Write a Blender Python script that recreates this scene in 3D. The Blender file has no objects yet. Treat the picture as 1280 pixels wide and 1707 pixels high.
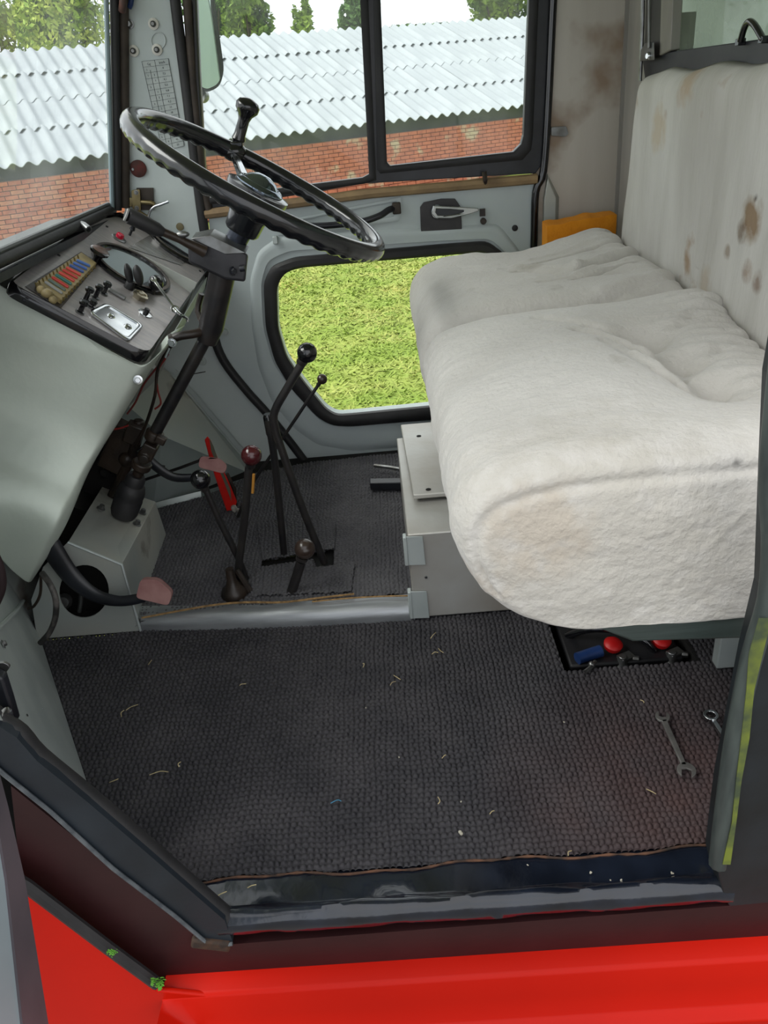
import bpy, bmesh, math, random
import numpy as np
from mathutils import Vector, Matrix, noise
from mathutils.geometry import tessellate_polygon
random.seed(4); RNG = np.random.default_rng(7)
sc = bpy.context.scene

# ------------------------------------------------------------------ camera
F = 1290.0
def _n(v): return v/np.linalg.norm(v)
_yd = _n(np.array([-20.0, 703.0, F])); _dn = np.array([235.0, -2365.0, F])
_up = -_n(_dn - np.dot(_dn, _yd)*_yd)
_xd = np.cross(_yd, _up)
if _xd[0] < 0: _xd = -_xd
R = np.stack([_xd, _yd, _up], 1)
CAM = np.array([0.0, -0.67, 0.99])
cd = bpy.data.cameras.new('camera'); cam = bpy.data.objects.new('camera', cd)
sc.collection.objects.link(cam); sc.camera = cam
cd.sensor_fit = 'VERTICAL'; cd.sensor_height = 36.0; cd.lens = 36.0*F/1707.0
cd.clip_start = 0.02; cd.clip_end = 300
m = Matrix((R[0], R[1], -R[2])).transposed().to_4x4(); m.translation = Vector(CAM); cam.matrix_world = m

# ------------------------------------------------------------------ world, light, exposure
w = bpy.data.worlds.new('overcast_sky'); sc.world = w; w.use_nodes = True
wn = w.node_tree; wn.nodes.clear()
wo = wn.nodes.new('ShaderNodeOutputWorld'); bg = wn.nodes.new('ShaderNodeBackground')
tc = wn.nodes.new('ShaderNodeTexCoord'); nz = wn.nodes.new('ShaderNodeTexNoise'); cr = wn.nodes.new('ShaderNodeValToRGB')
nz.inputs['Scale'].default_value = 2.2; nz.inputs['Detail'].default_value = 5
cr.color_ramp.elements[0].color = (0.80, 0.87, 0.96, 1); cr.color_ramp.elements[0].position = .3
cr.color_ramp.elements[1].color = (1, 1, 1, 1); cr.color_ramp.elements[1].position = .62
wn.links.new(tc.outputs['Generated'], nz.inputs['Vector']); wn.links.new(nz.outputs['Fac'], cr.inputs['Fac'])
wn.links.new(cr.outputs['Color'], bg.inputs['Color']); wn.links.new(bg.outputs[0], wo.inputs[0])
bg.inputs['Strength'].default_value = 1.55
sd = bpy.data.lights.new('soft_sun', 'SUN'); sun = bpy.data.objects.new('soft_sun', sd); sc.collection.objects.link(sun)
sd.energy = 3.1; sd.angle = math.radians(40); sd.color = (1, .98, .94)
sun.rotation_euler = Vector((-0.62, -0.12, 0.72)).to_track_quat('Z', 'Y').to_euler()
sc.view_settings.view_transform = 'Standard'; sc.view_settings.look = 'None'
sc.view_settings.gamma = 1.0; sc.view_settings.use_curve_mapping = False
sc.view_settings.exposure = 0.12

# ------------------------------------------------------------------ measuring helpers: a sight line meets a real plane of the cab
def _ray(px, py): return R.T @ np.array([px-640.0, 853.5-py, F])
def aY(px, py, Y): d = _ray(px, py); return Vector(CAM + (Y-CAM[1])/d[1]*d)
def aX(px, py, X): d = _ray(px, py); return Vector(CAM + (X-CAM[0])/d[0]*d)
def aZ(px, py, Z): d = _ray(px, py); return Vector(CAM + (Z-CAM[2])/d[2]*d)
def aP(px, py, p0, nrm):
    d = Vector(_ray(px, py)); c = Vector(CAM); return c + d*((p0-c).dot(nrm)/d.dot(nrm))

# ------------------------------------------------------------------ materials
def lin(h):
    if isinstance(h, str):
        h = h.lstrip('#'); v = [int(h[i:i+2], 16)/255 for i in (0, 2, 4)]
        return tuple((x/12.92 if x <= .04045 else ((x+.055)/1.055)**2.4) for x in v)+(1,)
    return tuple(h)+(1,) if len(h) == 3 else tuple(h)
def M(name, c1, c2=None, rough=.5, metal=0.0, vs=6.0, bump=0.0, bs=60.0, lo=.35, hi=.65, stretch=None, rvar=0.0, coat=0.0, ior=1.45, c3=None, s3=3.0, t3=.62, detail=6):
    mt = bpy.data.materials.new(name); mt.use_nodes = True; nt = mt.node_tree; N = nt.nodes; L = nt.links
    b = N['Principled BSDF']; b.inputs['Base Color'].default_value = lin(c1)
    b.inputs['Roughness'].default_value = rough; b.inputs['Metallic'].default_value = metal; b.inputs['IOR'].default_value = ior
    if coat: b.inputs['Coat Weight'].default_value = coat; b.inputs['Coat Roughness'].default_value = .08
    tc = N.new('ShaderNodeTexCoord'); vec = tc.outputs['Object']
    if stretch:
        mp = N.new('ShaderNodeMapping'); mp.inputs['Scale'].default_value = stretch; L.new(vec, mp.inputs['Vector']); vec = mp.outputs[0]
    if c2:
        n1 = N.new('ShaderNodeTexNoise'); n1.inputs['Scale'].default_value = vs; n1.inputs['Detail'].default_value = detail
        L.new(vec, n1.inputs['Vector']); r = N.new('ShaderNodeValToRGB')
        r.color_ramp.elements[0].position = lo; r.color_ramp.elements[1].position = hi
        r.color_ramp.elements[0].color = lin(c1); r.color_ramp.elements[1].color = lin(c2)
        L.new(n1.outputs['Fac'], r.inputs['Fac']); col = r.outputs['Color']
        if c3:
            n3 = N.new('ShaderNodeTexNoise'); n3.inputs['Scale'].default_value = s3; n3.inputs['Detail'].default_value = 5
            L.new(tc.outputs['Object'], n3.inputs['Vector']); r3 = N.new('ShaderNodeValToRGB')
            r3.color_ramp.elements[0].position = t3; r3.color_ramp.elements[1].position = t3+.08
            mx = N.new('ShaderNodeMixRGB'); mx.inputs['Color2'].default_value = lin(c3)
            L.new(n3.outputs['Fac'], r3.inputs['Fac']); L.new(r3.outputs['Color'], mx.inputs['Fac']); L.new(col, mx.inputs['Color1']); col = mx.outputs[0]
        L.new(col, b.inputs['Base Color'])
        if rvar:
            mr = N.new('ShaderNodeMapRange'); mr.inputs['To Min'].default_value = rough-rvar; mr.inputs['To Max'].default_value = rough+rvar
            L.new(n1.outputs['Fac'], mr.inputs['Value']); L.new(mr.outputs[0], b.inputs['Roughness'])
    if bump:
        n2 = N.new('ShaderNodeTexNoise'); n2.inputs['Scale'].default_value = bs; n2.inputs['Detail'].default_value = 4
        L.new(vec, n2.inputs['Vector']); bp = N.new('ShaderNodeBump'); bp.inputs['Strength'].default_value = 1.0
        bp.inputs['Distance'].default_value = bump; L.new(n2.outputs['Fac'], bp.inputs['Height']); L.new(bp.outputs[0], b.inputs['Normal'])
    return mt
def glassmat(name, tint, refl=.12, haze=0.0, hazecol=(.8, .85, .85, 1)):
    mt = bpy.data.materials.new(name); mt.use_nodes = True; nt = mt.node_tree; N = nt.nodes; L = nt.links; N.clear()
    o = N.new('ShaderNodeOutputMaterial'); t = N.new('ShaderNodeBsdfTransparent'); t.inputs[0].default_value = tint
    g = N.new('ShaderNodeBsdfGlossy'); g.inputs['Roughness'].default_value = .02; fr = N.new('ShaderNodeFresnel'); fr.inputs[0].default_value = 1.35
    mx = N.new('ShaderNodeMixShader'); gb = N.new('ShaderNodeNewGeometry'); sb_ = N.new('ShaderNodeMath'); sb_.operation = 'SUBTRACT'; sb_.inputs[0].default_value = 1; L.new(gb.outputs['Backfacing'], sb_.inputs[1]); mm = N.new('ShaderNodeMath'); mm.operation = 'MULTIPLY'; L.new(fr.outputs[0], mm.inputs[0]); L.new(sb_.outputs[0], mm.inputs[1]); mn = N.new('ShaderNodeMath'); mn.operation = 'MINIMUM'; mn.inputs[1].default_value = refl; L.new(mm.outputs[0], mn.inputs[0]); L.new(mn.outputs[0], mx.inputs[0]); L.new(t.outputs[0], mx.inputs[1]); L.new(g.outputs[0], mx.inputs[2])
    out = mx
    if haze:
        d = N.new('ShaderNodeBsdfDiffuse'); d.inputs[0].default_value = hazecol; m2 = N.new('ShaderNodeMixShader')
        tl = N.new('ShaderNodeBsdfTranslucent'); tl.inputs[0].default_value = hazecol; ad = N.new('ShaderNodeMixShader'); ad.inputs[0].default_value = .5
        L.new(d.outputs[0], ad.inputs[1]); L.new(tl.outputs[0], ad.inputs[2])
        n1 = N.new('ShaderNodeTexNoise'); n1.inputs['Scale'].default_value = 5; n1.inputs['Detail'].default_value = 6
        tc = N.new('ShaderNodeTexCoord'); L.new(tc.outputs['Object'], n1.inputs['Vector'])
        mr = N.new('ShaderNodeMapRange'); mr.inputs['From Min'].default_value = .35; mr.inputs['From Max'].default_value = .75
        mr.inputs['To Min'].default_value = haze*.4; mr.inputs['To Max'].default_value = haze*1.6
        L.new(n1.outputs['Fac'], mr.inputs['Value']); L.new(mr.outputs[0], m2.inputs[0]); L.new(mx.outputs[0], m2.inputs[1]); L.new(ad.outputs[0], m2.inputs[2]); out = m2
    L.new(out.outputs[0], o.inputs[0]); return mt

SILVER = M('silver_paint', '#aab3b2', '#bcc3c1', rough=.42, metal=.35, vs=7, bump=.0006, bs=30, rvar=.08)
SILVERG = M('greenish_silver_paint', '#b6bfb5', '#c4cbc0', rough=.42, metal=.4, vs=5, bump=.0004, bs=60, rvar=.1)
SILVERD = M('worn_silver_paint', '#a2aaa8', '#b3b3aa', rough=.45, metal=.35, vs=4, bump=.0005, bs=50, c3='#6b6258', s3=5, t3=.66)
BOXSILV = M('dusty_silver_paint', '#bdbdb9', '#a39b90', rough=.4, metal=.45, vs=4, bump=.0004, bs=70, c3='#6f5f50', s3=6, t3=.68)
GREYD = M('blue_grey_door_paint', '#afb9bb', '#bac3c3', rough=.5, vs=5, bump=.0006, bs=25, c3='#6d4b33', s3=9, t3=.74)
PILLARG = M('blue_grey_pillar_paint', '#b4bdbc', '#bec6c4', rough=.5, vs=6, bump=.0003, bs=60, c3='#7a746c', s3=6, t3=.72)
BRUSHED = M('brushed_grey_panel', '#bbb5aa', '#c7c1b7', rough=.45, metal=.25, vs=3, stretch=(5, 5, .5), bump=.0001, bs=40, c3='#94816f', s3=3, t3=.6)
BLACKR = M('black_rubber', '#1b1b1d', '#2a292a', rough=.55, vs=12, bump=.0005, bs=90)
BROWNR = M('perished_brown_rubber', '#2e2823', '#4a4038', rough=.7, vs=16, bump=.0008, bs=70)
TAN = M('tan_seal_strip', '#a08763', '#7d6850', rough=.8, vs=14, bump=.0006, bs=80)
BLACKM = M('black_paint', '#15161a', '#22242a', rough=.33, vs=20, bump=.0003, bs=80)
BLACKG = M('gloss_black', '#08080a', '#101013', rough=.16, vs=8, coat=.5)
WHEELB = M('black_wheel_plastic', '#0c0d10', '#15171c', rough=.24, vs=10, coat=.6, bump=.0002, bs=60)
CHROME = M('chrome', '#d5d8da', '#b9bdc0', rough=.14, metal=1.0, vs=20)
STEEL = M('dull_steel', '#8d8f8f', '#6c6b68', rough=.35, metal=.9, vs=30)
GREASE = M('greasy_brown_metal', '#1c1713', '#352a22', rough=.4, vs=20, bump=.0012, bs=60)
RODM = M('worn_black_rod', '#17171a', '#2b2826', rough=.32, vs=25, bump=.0003, bs=90)
BORDO = M('dark_red_ball', '#3a1014', '#4b171b', rough=.2, vs=10, coat=.5)
BRNBALL = M('dark_brown_ball', '#2c211c', '#3f332c', rough=.28, vs=14, coat=.3)
REDP = M('bright_red_body_paint', '#b01304', '#b81605', rough=.36, vs=3, ior=1.25)
REDT = M('red_tool_paint', '#d01c12', '#a51812', rough=.4, vs=14)
MAROON = M('dark_maroon_paint', '#250e10', '#2f1416', rough=.45, vs=7, bump=.0003, bs=60)
PINK = M('worn_pink_rubber', '#8f6462', '#a57d78', rough=.7, vs=25, bump=.0004, bs=120)
DARKG = M('dark_green_black_paint', '#15191a', '#20262a', rough=.45, vs=10, bump=.0003, bs=60)
GREENGR = M('dark_grey_green_paint', '#3c4643', '#4b5653', rough=.4, vs=8, stretch=(1, 12, 12), bump=.0004, bs=30)
JAMB = M('grey_green_jamb_rubber', '#2f3635', '#434b48', rough=.6, vs=8, stretch=(8, 8, 1.5))
YELLOW = M('yellow_green_paint', '#6f7a2c', '#3f4a34', rough=.6, vs=18, lo=.42, hi=.6)
ORANGE = M('orange_foam', '#dd8f1c', '#c87a14', rough=.95, vs=14, bump=.002, bs=140)
FOAMTOP = M('torn_yellow_foam', '#e2a63a', '#c78a20', rough=1, vs=30, bump=.006, bs=60)
DASHM = M('worn_dash_metal', '#9a9798', '#aaa4a2', rough=.34, metal=.4, vs=12, stretch=(2, 9, 2), bump=.0003, bs=90)
SILLB = M('gloss_black_sill', '#0e1118', '#1b212d', rough=.2, vs=14, bump=.002, bs=26, coat=.6, c3='#2b2c2c', s3=14, t3=.66)
SOIL = M('dark_void', '#0b0b0b', '#141210', rough=.9, vs=8)
STRAW = M('dry_straw', '#c2b184', '#9c8d68', rough=.8, vs=30)
CRUMB = M('pale_crumb', '#b9b5a6', '#a09a8a', rough=.9, vs=60)
CORD = M('tan_cord', '#a08055', '#6e5636', rough=.9, vs=90, bump=.001, bs=220)
CAPRED = M('red_terminal_cap', '#b81212', '#980e0e', rough=.45, vs=20)
BLUEP = M('blue_plastic', '#223a6a', '#182f5a', rough=.4, vs=20)
WHITEP = M('white_washer', '#dcdad2', '#c9c6bc', rough=.5, vs=60)
OLIVE = M('beige_bakelite', '#9c8c63', '#7f7250', rough=.5, vs=25)
STICK = M('aged_sticker', '#b4bbb8', '#a5adab', rough=.5, vs=30)
INK = M('faded_ink', '#3d4243', rough=.7)
AMBERM = M('amber_button', '#8a7f5f', '#6f664a', rough=.5, vs=20)
MIRROR = M('mirror_silvering', '#cfe0da', rough=.03, metal=1.0)
GAUGEGL = M('gauge_mirror_glass', '#a4adb2', rough=.03, metal=.85, coat=1.0)  # opaque pale mirror instead of clear glass, to brighten the reflection
GLASS = glassmat('window_glass', (.97, .985, .97, 1), haze=.05)
WGLASS = glassmat('windscreen_glass', (.97, .985, .98, 1), haze=.07)
RGLASS = glassmat('dusty_rear_glass', (.42, .47, .41, 1), haze=.30, hazecol=(.36, .40, .34, 1))

def fabric():
    mt = M('grey_plush_fabric', '#cbc8c2', '#bcb8b1', rough=.98, vs=5, bump=.0026, bs=120, lo=.4, hi=.75, c3='#a7a298', s3=7, t3=.66)
    return mt
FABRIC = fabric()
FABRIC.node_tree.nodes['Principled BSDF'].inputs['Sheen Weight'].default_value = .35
BACKF = M('stained_backrest_cloth', '#d6d4ce', '#c0bdb6', rough=.98, vs=2.2, stretch=(1, 3, .9), bump=.004, bs=12, c3='#a5917b', s3=7.5, t3=.66)

# ------------------------------------------------------------------ mesh helpers
COL = sc.collection
def wl(o):
    v = Vector((0, 0, 0))
    while o is not None: v = v + Vector(o.location); o = o.parent
    return v
class MB:
    def __init__(s): s.v = []; s.f = []
    def add(s, vs, fs):
        n = len(s.v); s.v += [Vector(p) for p in vs]; s.f += [tuple(i+n for i in f) for f in fs]; return s
    def box(s, c, d, rot=None):
        c = Vector(c); q = rot or Matrix.Identity(3); vs = []
        for z in (-1, 1):
            for y in (-1, 1):
                for x in (-1, 1): vs.append(c + q @ Vector((x*d[0]/2, y*d[1]/2, z*d[2]/2)))
        return s.add(vs, [(0, 2, 3, 1), (4, 5, 7, 6), (0, 1, 5, 4), (2, 6, 7, 3), (0, 4, 6, 2), (1, 3, 7, 5)])
    def hexa(s, b, t):   # b, t: matching loops of points
        n = len(b); vs = list(b)+list(t); fs = [tuple(range(n))[::-1], tuple(range(n, 2*n))]
        for i in range(n): j = (i+1) % n; fs.append((i, j, n+j, n+i))
        return s.add(vs, fs)
    def tube(s, pts, r, n=12, closed=False, smooth=0, radii=None, squash=None):
        P = [Vector(p) for p in pts]; rr = radii or [r]*len(P)
        for _ in range(1 if smooth else 0):
            Q = []; RR = []; m = len(P); segs = m if closed else m-1
            for i in range(segs):
                p0 = P[(i-1) % m] if (closed or i > 0) else P[0]; p1 = P[i]; p2 = P[(i+1) % m]; p3 = P[(i+2) % m] if (closed or i+2 < m) else P[-1]
                for k in range(smooth):
                    t = k/smooth; Q.append(.5*((2*p1)+(p2-p0)*t+(2*p0-5*p1+4*p2-p3)*t*t+(3*p1-p0-3*p2+p3)*t**3)); RR.append(rr[i]*(1-t)+rr[(i+1) % m]*t)
            if not closed: Q.append(P[-1]); RR.append(rr[-1])
            P, rr = Q, RR
        m = len(P); T = []
        for i in range(m):
            a = P[(i-1) % m] if (closed or i > 0) else P[i]; b = P[(i+1) % m] if (closed or i < m-1) else P[i]
            T.append((b-a).normalized())
        up = Vector((0, 0, 1)) if abs(T[0].z) < .9 else Vector((1, 0, 0)); nr = (up - up.dot(T[0])*T[0]).normalized()
        vs = []
        for i in range(m):
            nr = (nr - nr.dot(T[i])*T[i]).normalized(); bn = T[i].cross(nr)
            for k in range(n):
                a = 2*math.pi*k/n; rad = rr[i]; vs.append(P[i]+nr*math.cos(a)*rad+bn*math.sin(a)*rad*(squash or 1))
        fs = []
        for i in range(m if closed else m-1):
            j = (i+1) % m
            for k in range(n): l = (k+1) % n; fs.append((i*n+k, i*n+l, j*n+l, j*n+k))
        if not closed: fs.append(tuple(range(n))[::-1]); fs.append(tuple((m-1)*n+k for k in range(n)))
        return s.add(vs, fs)
    def lathe(s, base, axis, prof, n=24):
        base = Vector(base); ax = Vector(axis).normalized(); u = ax.orthogonal().normalized(); v = ax.cross(u); vs = []; fs = []
        for (r, h) in prof:
            for k in range(n): a = 2*math.pi*k/n; vs.append(base+ax*h+(u*math.cos(a)+v*math.sin(a))*max(r, 1e-5))
        m = len(prof)
        for i in range(m-1):
            for k in range(n): l = (k+1) % n; fs.append((i*n+k, i*n+l, (i+1)*n+l, (i+1)*n+k))
        fs.append(tuple(range(n))[::-1]); fs.append(tuple((m-1)*n+k for k in range(n)))
        return s.add(vs, fs)
    def ball(s, c, r, n=24, sq=(1, 1, 1)):
        c = Vector(c); vs = []; fs = []; m = n//2
        for i in range(m+1):
            th = math.pi*i/m
            for k in range(n):
                a = 2*math.pi*k/n; rr = max(math.sin(th), 1e-4); vs.append(c+Vector((r*sq[0]*rr*math.cos(a), r*sq[1]*rr*math.sin(a), -r*sq[2]*math.cos(th))))
        for i in range(m):
            for k in range(n): l = (k+1) % n; fs.append((i*n+k, i*n+l, (i+1)*n+l, (i+1)*n+k))
        return s.add(vs, fs)
    def plate(s, loops, ext):
        ext = Vector(ext); tris = tessellate_polygon([[Vector(p) for p in l] for l in loops])
        allp = [Vector(p) for l in loops for p in l]; n = len(allp); vs = allp+[p+ext for p in allp]; fs = []
        for t in tris: fs.append(tuple(t)); fs.append(tuple(i+n for i in t[::-1]))
        o = 0
        for l in loops:
            k = len(l)
            for i in range(k): j = (i+1) % k; fs.append((o+i, o+j, n+o+j, n+o+i))
            o += k
        return s.add(vs, fs)
    def ring(s, outer, inner, h, nrm, sec=((0, 0), (0, .7), (.25, 1), (.75, 1), (1, .7), (1, 0))):
        nrm = Vector(nrm); k = len(outer); m = len(sec); vs = []
        for (t, q) in sec:
            for i in range(k): vs.append(Vector(outer[i]).lerp(Vector(inner[i]), t)+nrm*h*q)
        fs = []
        for a in range(m-1):
            for i in range(k): j = (i+1) % k; fs.append((a*k+i, a*k+j, (a+1)*k+j, (a+1)*k+i))
        return s.add(vs, fs)
    def build(s, name, mat, parent=None, smooth=True, ang=40, bevel=0, seg=2, sub=0):
        me = bpy.data.meshes.new(name); off = wl(parent); me.from_pydata([tuple(v-off) for v in s.v], [], s.f); me.validate()
        bm = bmesh.new(); bm.from_mesh(me); bmesh.ops.recalc_face_normals(bm, faces=bm.faces); bm.to_mesh(me); bm.free()
        if smooth:
            me.polygons.foreach_set('use_smooth', [True]*len(me.polygons)); me.set_sharp_from_angle(angle=math.radians(ang))
        me.materials.append(mat); o = bpy.data.objects.new(name, me); COL.objects.link(o); o.parent = parent
        if bevel:
            b = o.modifiers.new('bevel', 'BEVEL'); b.width = bevel; b.segments = seg; b.limit_method = 'ANGLE'; b.angle_limit = math.radians(35)
        return o
def tag(o, label, cat, group=None, kind=None):
    o['label'] = label; o['category'] = cat
    if group: o['group'] = group
    if kind: o['kind'] = kind
    return o
def struct(o): o['kind'] = 'structure'; return o
def thing(name, loc, label=None, cat=None, group=None):
    o = bpy.data.objects.new(name, None); COL.objects.link(o); o.location = loc; o.empty_display_size = .05
    if label: tag(o, label, cat, group)
    return o
def copy_tree(o, parent=None):
    c = o.copy(); COL.objects.link(c); c.parent = parent
    for ch in list(o.children): copy_tree(ch, c)
    return c
def grid_obj(name, X, Y, Z, mat, mask=None, parent=None, smooth=True):
    ny, nx = X.shape; co = np.stack([X, Y, Z], -1).reshape(-1, 3)
    i = np.arange(ny*nx).reshape(ny, nx); q = np.stack([i[:-1, :-1], i[:-1, 1:], i[1:, 1:], i[1:, :-1]], -1)
    if mask is not None:
        mk = mask[:-1, :-1] & mask[:-1, 1:] & mask[1:, 1:] & mask[1:, :-1]; q = q[mk]
    q = q.reshape(-1, 4); used = np.unique(q); re = np.zeros(ny*nx, int); re[used] = np.arange(len(used)); q = re[q]; co = co[used]
    return raw_mesh(name, co, q, mat, parent, smooth)
def raw_mesh(name, co, q, mat, parent=None, smooth=False):
    me = bpy.data.meshes.new(name); off = np.array(wl(parent)); co = co-off; k = q.shape[1]
    me.vertices.add(len(co)); me.vertices.foreach_set('co', co.ravel()); me.loops.add(q.size); me.loops.foreach_set('vertex_index', q.ravel().astype(np.int32))
    me.polygons.add(len(q)); me.polygons.foreach_set('loop_start', np.arange(0, q.size, k, dtype=np.int32)); me.polygons.foreach_set('use_smooth', np.full(len(q), smooth))
    me.update(calc_edges=True); me.materials.append(mat); o = bpy.data.objects.new(name, me); COL.objects.link(o); o.parent = parent; return o
def rounded(pts, r, n=5):
    out = []; k = len(pts)
    for i in range(k):
        p = Vector(pts[i]); a = Vector(pts[i-1]); b = Vector(pts[(i+1) % k]); da = (a-p); db = (b-p); ra = min(r, da.length*.45, db.length*.45)
        A = p+da.normalized()*ra; B = p+db.normalized()*ra
        for t in range(n+1): t /= n; out.append(A*(1-t)**2+p*2*t*(1-t)+B*t*t)
    return out
def bolt(mb, p, nrm, r, h=None):
    nrm = Vector(nrm).normalized(); h = h or r*.9
    mb.lathe(Vector(p), nrm, [(r*1.5, 0), (r*1.5, h*.2), (r*1.02, h*.22)], 16); mb.lathe(Vector(p)+nrm*h*.2, nrm, [(r, 0), (r, h*.7), (r*.85, h)], 6)
V = Vector
# ================================================================== SETTING: the cab shell
W = 1.5; XR = 0.62; ZR = 1.44
# floor with the battery hole under the seat, and the sill outside the mat
hx0, hx1, hy0, hy1 = .272, .525, .468, .66
fb = MB()
fb.plate([[V((-.95, .06, -.012)), V((XR, .06, -.012)), V((XR, .705, -.012)), V((-.95, .705, -.012))], [V((hx0, hy0, -.012)), V((hx1, hy0, -.012)), V((hx1, hy1, -.012)), V((hx0, hy1, -.012))]], (0, 0, -.02))
fb.plate([[V((-.95, .705, .022)), V((XR, .705, .022)), V((XR, W, .022)), V((-.95, W, .022))], [aZ(432, 938, .022), aZ(500, 930, .022), aZ(500, 922, .022), aZ(432, 930, .022)][::-1]], (0, 0, -.03))
floor = struct(fb.build('floor', SOIL, None, smooth=False))
# far side wall: pillar ahead of the door, panel behind it
pl = [aY(x, y, W) for x, y in [(204, -120), (276, -60), (288, 0), (312, 160), (330, 300), (345, 420), (350, 480), (358, 560), (372, 612), (440, 692), (512, 778), (512, 790)]]
pl += [V((-.30, W, .02)), V((-.95, W, .02)), V((-.95, W, .5)), V((-.74, W, .70)), aY(208, 352, W)]
wr = MB().plate([pl], (0, .02, 0)); o = struct(wr.build('wall_right', PILLARG, None, smooth=False))
pl = [aY(884, 420, W), aY(888, 290, W), aY(902, 270, W), aY(912, 0, W), aY(918, -120, W), V((XR, W, ZR)), V((XR, W, .0)), V((.36, W, .0))]
struct(MB().plate([pl], (0, .02, 0)).build('wall_right', BRUSHED, None, smooth=False))
struct(MB().box((0, W+.01, ZR-.06), (1.3, .02, .14)).build('trim_1', PILLARG))
# rear wall with the window opening
oy0, oy1, oz0, oz1 = .12, 1.235, .99, 1.36
struct(MB().plate([[V((XR, 0, -.1)), V((XR, W, -.1)), V((XR, W, ZR)), V((XR, 0, ZR))], [V((XR, oy0, oz0)), V((XR, oy1, oz0)), V((XR, oy1, oz1)), V((XR, oy0, oz1))]], (.02, 0, 0)).build('wall_back', M('grey_rear_wall_panel', '#a9a7a1', '#b5b1aa', rough=.5, metal=.2, vs=4, stretch=(6, 6, .8)), None, smooth=False))  # rear wall in an even mid grey with soft vertical streaks
# firewall and dashboard shelf, roof
struct(MB().box((-.86, .75, .36), (.02, 1.5, .76)).build('wall_front', SILVERD))
struct(MB().hexa([V((-.87, .02, .765)), V((-.68, .02, .765)), V((-.68, W, .765)), V((-.87, W, .765))], [V((-.87, .02, .75)), V((-.68, .02, .75)), V((-.68, W, .75)), V((-.87, W, .75))]).build('trim_2', BLACKM, smooth=False))
struct(MB().hexa([V((-.72, -.02, ZR)), V((XR+.03, -.02, ZR)), V((XR+.03, W+.03, ZR)), V((-.72, W+.03, ZR))], [V((-.72, -.02, ZR+.03)), V((XR+.03, -.02, ZR+.03)), V((XR+.03, W+.03, ZR+.03)), V((-.72, W+.03, ZR+.03))]).build('ceiling', M('pale_headlining', '#d8d7d0', '#cfcec6', rough=.9)))
# near-side front pillar, out of frame, and header above the door opening
struct(MB().box((0, .0, ZR-.03), (1.25, .05, .06)).build('trim_3', DARKG))
struct(MB().tube([(-.69, 0, .77), (-.56, 0, ZR)], .03, 10).build('trim_4', DARKG))

# corner seam and ribs on the far rear panel
mb = MB(); mb.box((XR-.004, W-.004, .9), (.008, .008, 1.0)); struct(mb.build('trim_5', M('seam_sealer', '#8f8c86', rough=.6)))
# windscreen: raked pane, rubber at its foot and far side
def ws(y, z, off=0): return V((-.7+(z-.773)*.215+off, y, z))
windscreen = struct(thing('window_1', (-.7, .75, .773)))
MB().hexa([ws(.03, .773), ws(W-.02, .773), ws(W-.02, ZR), ws(.03, ZR)], [ws(.03, .773, .004), ws(W-.02, .773, .004), ws(W-.02, ZR, .004), ws(.03, ZR, .004)]).build('pane', WGLASS, windscreen, smooth=False)
MB().tube([ws(-.0, .779, .004), ws(W-.03, .779, .004)], .0125, 12).build('bottom_seal', BLACKR, windscreen)
MB().tube([ws(-.0, .794, .0), ws(W-.05, .794, .0)], .006, 8).build('inner_seal_lip', M('dark_grey_rubber', '#4a4c4d', rough=.5), windscreen)
a0 = aY(196, 350, W-.03); a1 = aY(190, -40, W-.03); b0 = aY(208, 346, W-.012); b1 = aY(205, -40, W-.012)
MB().tube([a0, a1], .011, 10).build('side_seal', BLACKR, windscreen); MB().tube([b0, b1], .013, 10).build('side_seal', BROWNR, windscreen)
c0 = aY(187, 350, W-.045); c1 = aY(176, -40, W-.045); MB().tube([c0, c1], .006, 8).build('side_seal_lip', M('pale_blue_grey_rubber', '#77878c', rough=.5), windscreen)

# ---------------- far door
door = struct(thing('door_1', (0, W, 0)))
shell = [aY(x, y, W-.004) for x, y in [(348, 352), (610, 318), (890, 299), (887, 420), (885, 600), (870, 745), (512, 778), (470, 726), (420, 668), (384, 618), (362, 560), (352, 470)]]
lo_in = [(462, 475), (476, 452), (505, 444), (740, 424), (806, 419), (830, 440), (838, 560), (834, 655), (815, 668), (712, 676), (590, 688), (561, 690), (543, 679), (505, 632), (478, 592), (464, 545)]
lo_out = [(440, 470), (452, 443), (490, 428), (740, 406), (812, 401), (850, 430), (856, 560), (852, 665), (830, 684), (715, 697), (584, 708), (553, 706), (530, 693), (486, 645), (459, 600), (444, 545)]
P = lambda L, Y: rounded([aY(x, y, Y) for x, y in L], .02, 3)
MB().plate([shell, P(lo_in, W-.004)], (0, .03, 0)).build('door_skin', GREYD, door, smooth=False)
MB().ring(P(lo_out, W-.004), P(lo_in, W-.004), .022, (0, -1, 0)).build('lower_window_rubber', BLACKR, door)
sh_out = [(416, 468), (430, 418), (468, 392), (740, 378), (830, 372), (868, 420), (872, 560), (868, 700), (845, 728), (715, 742), (590, 752), (530, 742), (492, 716), (452, 668), (430, 610), (420, 545)]
sh_in = [(428, 470), (440, 428), (476, 408), (740, 392), (822, 388), (862, 430), (864, 560), (860, 680), (840, 706), (715, 716), (586, 724), (548, 722), (518, 706), (474, 656), (446, 606), (432, 545)]
MB().ring(P(sh_out, W-.004), P(sh_in, W-.004), .007, (0, -1, 0), sec=((0, 0), (.12, .35), (.3, .8), (.5, 1), (.85, 1), (1, .95), (1.6, .9))).build('pressed_surround', GREYD, door)
MB().plate([P(lo_in, W+.002)], (0, .004, 0)).build('lower_pane', glassmat('lower_pane_glass', (.98, .99, .97, 1)), door, smooth=False)
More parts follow.
